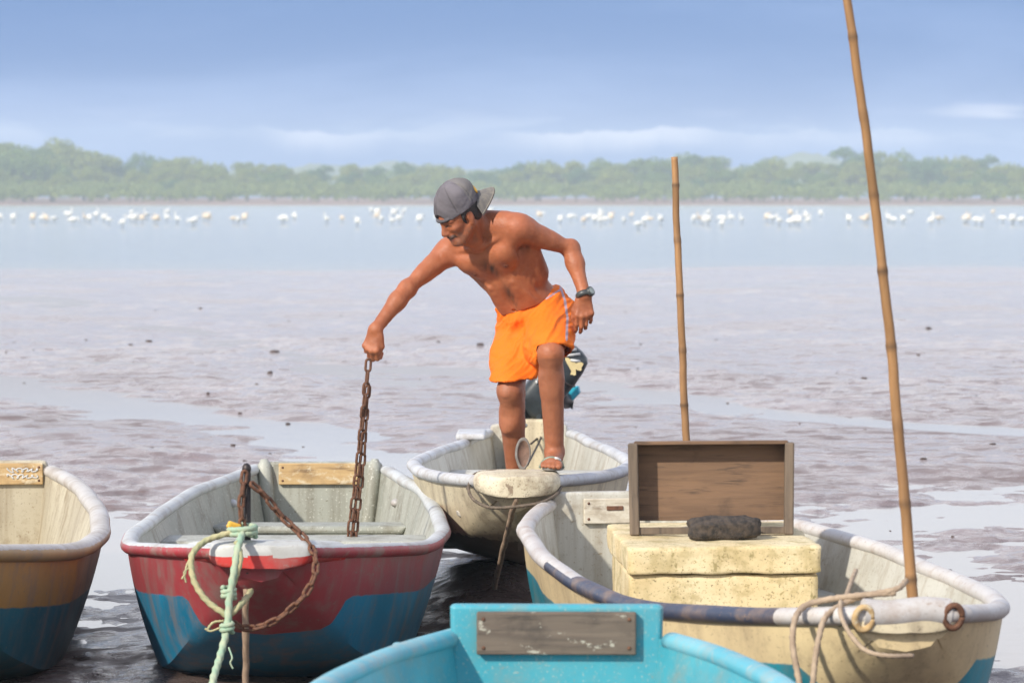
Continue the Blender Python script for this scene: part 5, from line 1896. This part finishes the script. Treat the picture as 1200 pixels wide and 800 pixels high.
M_BRIM = mat_noise("faded_brim_cloth", (.20, .18, .15), (.14, .13, .12), 60, 0.85, 0, 0.4, 0.001)
obj("brim", (bv, bf), M_BRIM, capo, origin=MO)
# yellow emblem on the panel over the brim
ev, ef = [], []
for i in range(9):
    for j in range(9):
        u_, v_ = -1 + i / 4, -1 + j / 4
        dirv = nrm(-cf * 1.0 + CM[1] * (.42 * u_ + .12) + band_n * (.50 + .30 * v_))
        k0 = HS / math.sqrt(((dirv @ cf) / .118) ** 2 + ((dirv @ CM[1]) / .093) ** 2 + ((dirv @ band_n) / .124) ** 2)
        ev.append(cc + dirv * (k0 + .006 - .003 * max(abs(u_), abs(v_)) ** 6))
for i in range(8):
    for j in range(8):
        ef.append([i * 9 + j, (i + 1) * 9 + j, (i + 1) * 9 + j + 1, i * 9 + j + 1])
em = obj("emblem", (ev, ef), M_YELLOW, capo, origin=MO)
so = em.modifiers.new('solid', 'SOLIDIFY')
so.thickness = .006

# shorts
allq = np.array([pelvis, lknee, rknee, waist])
S = SDF(allq.min(0) - .2, allq.max(0) + .2, 0.0045)
wl = J(668, 331, .12); wr_ = J(588, 363, .27)
wmid = (wl + wr_) / 2
S.ell(pelvis + pup * .02, (.168, .122, .16), PM, .03)
S.ell(waist + pfr * .018 - pup * .03, (.150, .130, .12), PM, .04)
lhem = lerp(lhip, lknee, .92)
rhem = lerp(rhip, rknee, .86)
S.cap(lhip, lerp(lhip, lknee, .86), .100, .094, .05)
S.ell(lerp(lhip, lknee, .5) + np.array([-.03, 0, -.05]), (.085, .14, .085), np.eye(3), .05)
S.cap(rhip + np.array([.0, 0, 0]), lerp(rhip, rknee, .5), .105, .104, .05)
S.cap(lerp(rhip, rknee, .45), lerp(rhip, rknee, 1.05) + np.array([.008, .01, 0]), .099, .097, .04)
S.cap(lerp(lhip, rhip, .5) + np.array([0, -.02, -.05]), lerp(rhip, rknee, .8) + np.array([.075, .0, 0]), .07, .06, .06)
S.cut(wmid + pup * .012, nrm([-.36, -.06, .93]))
# hems: a slanting cut across the left thigh and a level one for the hanging right leg
S.ell(pelvis + pfr * .055 + pup * .02, (.11, .085, .09), PM, .04)
lhem = J(648, 400, -.22)
lcut_n = nrm([.08, -.40, -1.0])
def hemcut(p, nvec, inside):
    X = S.ax[0][:, None, None]; Y = S.ax[1][None, :, None]; Z = S.ax[2][None, None, :]
    nvec = nrm(nvec)
    d = ((X - p[0]) * nvec[0] + (Y - p[1]) * nvec[1] + (Z - p[2]) * nvec[2]).astype(np.float32)
    d = np.where(inside(X, Y, Z), d, np.float32(-1.0))
    S.F = np.maximum(S.F, d)
rhemp = J(606, 444, .08)
hemcut(rhemp, np.array([.10, .0, -1.0]), lambda X, Y, Z: (X + Y * 0 + Z * 0) > -99)
hemcut(lhem, lcut_n, lambda X, Y, Z: (X + Y * 0 + Z * 0) > J(629, 432, 0)[0])
# hollow legs
S.cap(lerp(lhip, lknee, .55), lerp(lhip, lknee, .84), .086, .084, .006, sub=True)
S.cap(lerp(rhip, rknee, .78), lerp(rhip, rknee, 1.15) + np.array([.008, .01, 0]), .078, .080, .006, sub=True)
sv, sq = S.mesh()
sv = relax(sv, sq, 2, .4)
_px, _py = proj(sv)
_m = np.exp(-((_px - 607) / 17) ** 2 - ((_py - 381) / 15) ** 2) * (sv[:, 1] < pelvis[1])
_ss = relax(sv, sq, 90, .6)
sv = sv + (_ss - sv) * np.clip(_m * 1.4, 0, 1)[:, None]
sn = vnormals(sv, sq)
spx, spy = proj(sv)
d1 = (spx * .80 + spy * .60) + 6 * fbm(spx / 30, spy / 30, 2, 21)
d2 = (spx * -.60 + spy * .80)
fold = (1 - np.abs(fbm(d1 / 13, d2 / 55 + sv[:, 1] * 3, 3, 25)) * 2)
fold2 = fbm(spx / 16 + sv[:, 1] * 8, spy / 11, 3, 27)
amp = smooth01(np.linalg.norm(sv - wmid, axis=1), .02, .16)
sv = sv + sn * ((0.011 * (fold - .5) + 0.004 * fold2) * (.12 + .88 * amp))[:, None]
_b = np.exp(-((spx - 607) / 13) ** 2 - ((spy - 378) / 11) ** 2) * (sn[:, 1] < .2)
sv = sv + (pfr * .6 + np.array([0, -.7, 0]))[None, :] * (.012 * _b)[:, None]
gath = np.exp(-(((sv - wmid) @ pup + .016) / .016) ** 2)
sv = sv + sn * (gath * 0.003 * np.sin((sv - wmid) @ plat * 260))[:, None]
spx, spy = proj(sv)
scol = np.tile(np.array([.80, .165, .009]), (len(sv), 1))
inner = np.minimum(np.abs(0), 0)
# lavender side stripe
stripe_pts = [(657, 337), (662, 352), (665, 372), (664, 398)]
sd = seg_dist(spx, spy, stripe_pts)
k = (sd < 1.35) & (sn[:, 1] < .5) & (sv[:, 1] < pelvis[1] + .1)
scol[k] = (.42, .33, .38)
sd2 = seg_dist(spx, spy, [(640, 350), (657, 339)])
k = (sd2 < 1.0) & (sn[:, 1] < .5)
scol[k] = (.42, .33, .38)
obj("shorts", (sv, sq), M_CLOTH, man, origin=MO, attrs={'Col': scol})

# watch on the left wrist
wd = nrm(lwri - lelb)
wc = lerp(lelb, lwri, .99)
fn_ = nrm(np.array([.75, -.62, .1]) - wd * (np.array([.75, -.62, .1]) @ wd))
sd_ = np.cross(wd, fn_)
ring = [wc + fn_ * (.030 * math.cos(q)) + sd_ * (.031 * math.sin(q)) for q in np.linspace(0, 2 * math.pi, 33)]
rv, rf = tube(ring, .0085, 10)
rv = rv + np.outer(((rv - wc) @ wd), wd) * .5
watch = obj("wristwatch", (rv, rf), M_WATCH, man, origin=MO)
RM = np.array([sd_, wd, fn_]).T
def disc(r0, r1, z0, z1):
    v_, f_ = lathe([(r0 * .94, z0), (r0, z0 + .001), (r1, z1 - .002), (r1 * .92, z1)], 24)
    return v_ @ RM.T + wc + fn_ * .030, f_
obj("watch_case", disc(.021, .021, 0, .012), M_WATCH, watch, origin=MO, sharp=40)
obj("watch_face", disc(.0145, .0145, .0115, .0135), M_GLASSY, watch, origin=MO, sharp=40)

# flip-flops
def sole_outline(n=40, L_=.265, w_=.047):
    pts = []
    for q in np.linspace(0, 2 * np.pi, n, endpoint=False):
        a_ = -math.cos(q) * L_ / 2
        ww = w_ * (1.0 + .12 * (a_ / L_) * 2) * (abs(math.sin(q)) ** .75) * (1 if math.sin(q) > 0 else -1)
        ww *= (1 - .14 * math.exp(-((a_ + .01) / .05) ** 2))
        pts.append((ww, a_))
    return pts
def sole(M3, c, th=.016):
    o_ = sole_outline()
    n_ = len(o_)
    rings = []
    for z, sc_ in ((0, .94), (.003, 1.0), (th - .003, 1.0), (th, .96)):
        rings.append([np.asarray(c) + M3[0] * (x * sc_) + M3[1] * (y * sc_) + M3[2] * z for x, y in o_])
    v_ = np.array([p for r_ in rings for p in r_])
    f_ = []
    for i in range(3):
        for j in range(n_):
            k_ = (j + 1) % n_
            f_.append([i * n_ + j, i * n_ + k_, (i + 1) * n_ + k_, (i + 1) * n_ + j])
    f_.append(list(range(n_))[::-1])
    f_.append([3 * n_ + j for j in range(n_)])
    return v_, f_, o_
sM = np.array([np.cross(f_dir, [0, 0, 1]), f_dir, [0, 0, 1]])
sc_c = np.array([heel[0], heel[1], DECK_Z + .001]) + f_dir * .085
v_, f_, o_ = sole(sM, sc_c)
flop = obj("flip_flop", (v_, f_), M_SOLE_GREY, man, origin=MO, sharp=50)
straps = []
for q in (0.0, .006, .012):
    pts = [ball + s_dir * .050 + np.array([0, .012 - q, -.016]), ball + s_dir * .034 + np.array([0, .004 - q, .014]), ball + np.array([0, -.004 - q, .028]),
           ball - s_dir * .034 + np.array([0, .004 - q, .014]), ball - s_dir * .050 + np.array([0, .012 - q, -.016])]
    straps.append(tube(spline(pts, 24), .0055, 8))
obj("strap", join(*straps), M_STRAP, flop, origin=MO)
buckle = [ball - s_dir * sg_ * .022 + np.array([0, -.012, .0262]) for sg_ in (.3, 1.4)]
obj("strap_badge", tube([ball + np.array([.012, -.020, .026]), ball + np.array([.024, -.018, .024]), ball + np.array([.036, -.012, .016])], .0055, 8), M_WHITEP, flop, origin=MO)
# the other sandal hangs on the raised right heel, footbed to the camera
fl_c = J(612, 532, .02)
tM = np.array([nrm([.96, .25, .06]), nrm([.12, .18, 1.0]), nrm([.22, -.95, .15])])
tM[1] = nrm(tM[1] - tM[0] * (tM[1] @ tM[0]))
tM[2] = np.cross(tM[0], tM[1])
if tM[2][1] > 0: tM[2] = -tM[2]
def half_sole(c, w_, h_, th, n=36):
    o2 = []
    for q in np.linspace(0, 2 * np.pi, n, endpoint=False):
        y_ = math.sin(q) * h_
        x_ = math.cos(q) * w_ * (1.0 if y_ > -h_ * .2 else 1 - .25 * (abs(y_) / h_))
        o2.append((x_ + .10 * y_, y_))
    rings = []
    for z, sc_ in ((0, .94), (.003, 1.0), (th - .003, 1.0), (th, .95), (th, .80), (th - .006, .72)):
        rings.append([np.asarray(c) + tM[0] * (x * sc_) + tM[1] * (y * sc_) + tM[2] * z for x, y in o2])
    v_ = np.array([p for r_ in rings for p in r_])
    f_, fm_ = [], []
    for i in range(5):
        for j in range(n):
            k_ = (j + 1) % n
            f_.append([i * n + j, i * n + k_, (i + 1) * n + k_, (i + 1) * n + j])
            fm_.append(1 if i >= 4 else 0)
    f_.append(list(range(n))[::-1]); fm_.append(0)
    f_.append([5 * n + j for j in range(n)]); fm_.append(1)
    return v_, f_, fm_
v_, f_, fm_ = half_sole(fl_c, .033, .070, .022)
flop2 = obj("flip_flop", (v_, f_), [M_SOLE_GREY, M_SOLE], man, origin=MO, fmat=fm_)

# ------------------------------------------------------------------ outboard motor, tilted up on the cream boat's stern
ob_o = P(622, 502, 20.2)
motor = thing("outboard_motor", "scuffed black outboard motor tilted up on the cream boat's stern", "outboard motor", ob_o)
a0, a1 = P(617, 483, 20.12), P(678, 409, 20.12)
ad = nrm(a1 - a0)
aw = nrm(np.cross(ad, [0, 1, 0]))
ay = np.array([0, -1.0, 0])
LL = np.linalg.norm(a1 - a0)
prof = [(-.02, .03), (0.0, .075), (.06, .098), (.20, .108), (.42, .112), (.64, .112), (.82, .104), (.93, .092), (.985, .070), (1.01, .03)]
V, F = [], []
sg_ = 28
for t_, r_ in prof:
    for j in range(sg_):
        q = 2 * math.pi * j / sg_
        cx_, sx_ = math.cos(q), math.sin(q)
        e = .62
        V.append(a0 + ad * LL * t_ + aw * (math.copysign(abs(cx_) ** e, cx_) * r_ * 1.0) + ay * (math.copysign(abs(sx_) ** e, sx_) * r_ * .95))
for i in range(len(prof) - 1):
    for j in range(sg_):
        k_ = (j + 1) % sg_
        F.append([i * sg_ + j, i * sg_ + k_, (i + 1) * sg_ + k_, (i + 1) * sg_ + j])
F.append(list(range(sg_))[::-1]); F.append([(len(prof) - 1) * sg_ + j for j in range(sg_)])
cowl = obj("cowling", (V, F), M_BLACKP, motor, origin=ob_o, sharp=60)
def on_cowl(t_, w_, up_=.109):
    return a0 + ad * LL * t_ + aw * w_ + ay * up_
# worn cream patch and pale stripes at the top end
pv_, pf_ = [], []
nq = 30
for j in range(nq):
    q = 2 * math.pi * j / nq
    rr = 1 + .35 * math.sin(3 * q + 1) + .22 * math.sin(7 * q)
    pv_.append(on_cowl(.80 + .085 * rr * math.sin(q), -.035 + .045 * rr * math.cos(q), .1005))
    pv_.append(on_cowl(.80 + .085 * rr * math.sin(q), -.035 + .045 * rr * math.cos(q), .088))
pf_ = [[2 * j for j in range(nq)]] + [[2 * j, 2 * j + 1, (2 * j + 3) % (2 * nq), (2 * j + 2) % (2 * nq)] for j in range(nq)]
obj("bare_patch", (pv_, pf_), M_CREAMP, cowl, origin=ob_o, smooth=False)
for (ta, wa, tb_, wb_) in ((.97, -.02, .74, .085), (.985, .012, .80, .098), (.90, -.045, .84, .0)):
    obj("pale_stripe", tube([on_cowl(ta, wa, .090), on_cowl((ta + tb_) / 2, (wa + wb_) / 2, .104), on_cowl(tb_, wb_, .100)], .008, 8), M_WHITEP, cowl, origin=ob_o)
dg = []
for i in range(6):
    dg.append(tube([on_cowl(.36 + .055 * i, .062, .1065), on_cowl(.385 + .055 * i, .074, .1055)], .006, 6))
obj("worn_lettering", join(*dg), M_WHITEP, cowl, origin=ob_o)
obj("cowl_seam", tube(spline([on_cowl(.62, -.115, .02), on_cowl(.60, -.09, .102), on_cowl(.58, 0, .110), on_cowl(.62, .09, .102), on_cowl(.66, .115, .02)], 24), .006, 6), M_IRON, cowl, origin=ob_o)
bk = P(622, 497, 20.1)
obj("clamp_bracket", join(box(bk[0] - .045, bk[1], bk[2], .03, .14, .16), box(bk[0] + .045, bk[1], bk[2], .03, .14, .16), box(bk[0], bk[1] + .03, bk[2] + .05, .12, .07, .05), box(bk[0], bk[1] - .02, bk[2] - .03, .07, .05, .05)), M_BLACKP, motor, origin=ob_o, smooth=False, bevel=.008)
obj("clamp_screw", tube([bk + [-.03, -.10, .0], bk + [-.03, -.03, 0]], .012, 10), M_STEEL, motor, origin=ob_o)
leg0 = lerp(a0, a1, .45) + np.array([.03, .12, -.03])
leg1 = P(668, 470, 20.45)
obj("drive_leg", tube([lerp(a0, a1, .35) + np.array([0, .1, 0]), leg0 + np.array([.02, .08, -.05]), leg1 + np.array([-.02, 0, 0])], np.array([.06, .055, .045]), 12), M_BLACKP, motor, origin=ob_o)
cv_ = [P(662, 455, 20.4), P(677, 452, 20.4), P(679, 460, 20.4), P(664, 476, 20.4), P(655, 476, 20.4)]
cvb = [p + np.array([0.01, .05, 0]) for p in cv_]
kk = len(cv_)
obj("cyan_plate", (cv_ + cvb, [list(range(kk)), list(range(kk, 2 * kk))[::-1]] + [[j, kk + j, kk + (j + 1) % kk, (j + 1) % kk] for j in range(kk)]), M_CYANP, motor, origin=ob_o, smooth=False, bevel=.006)
obj("skeg", ([P(664, 474, 20.42), P(672, 472, 20.42), P(671, 480, 20.42), P(664, 474, 20.45), P(672, 472, 20.45), P(671, 480, 20.45)], [[0, 1, 2], [5, 4, 3], [0, 3, 4, 1], [1, 4, 5, 2], [2, 5, 3, 0]]), M_BLACKP, motor, origin=ob_o, smooth=False)
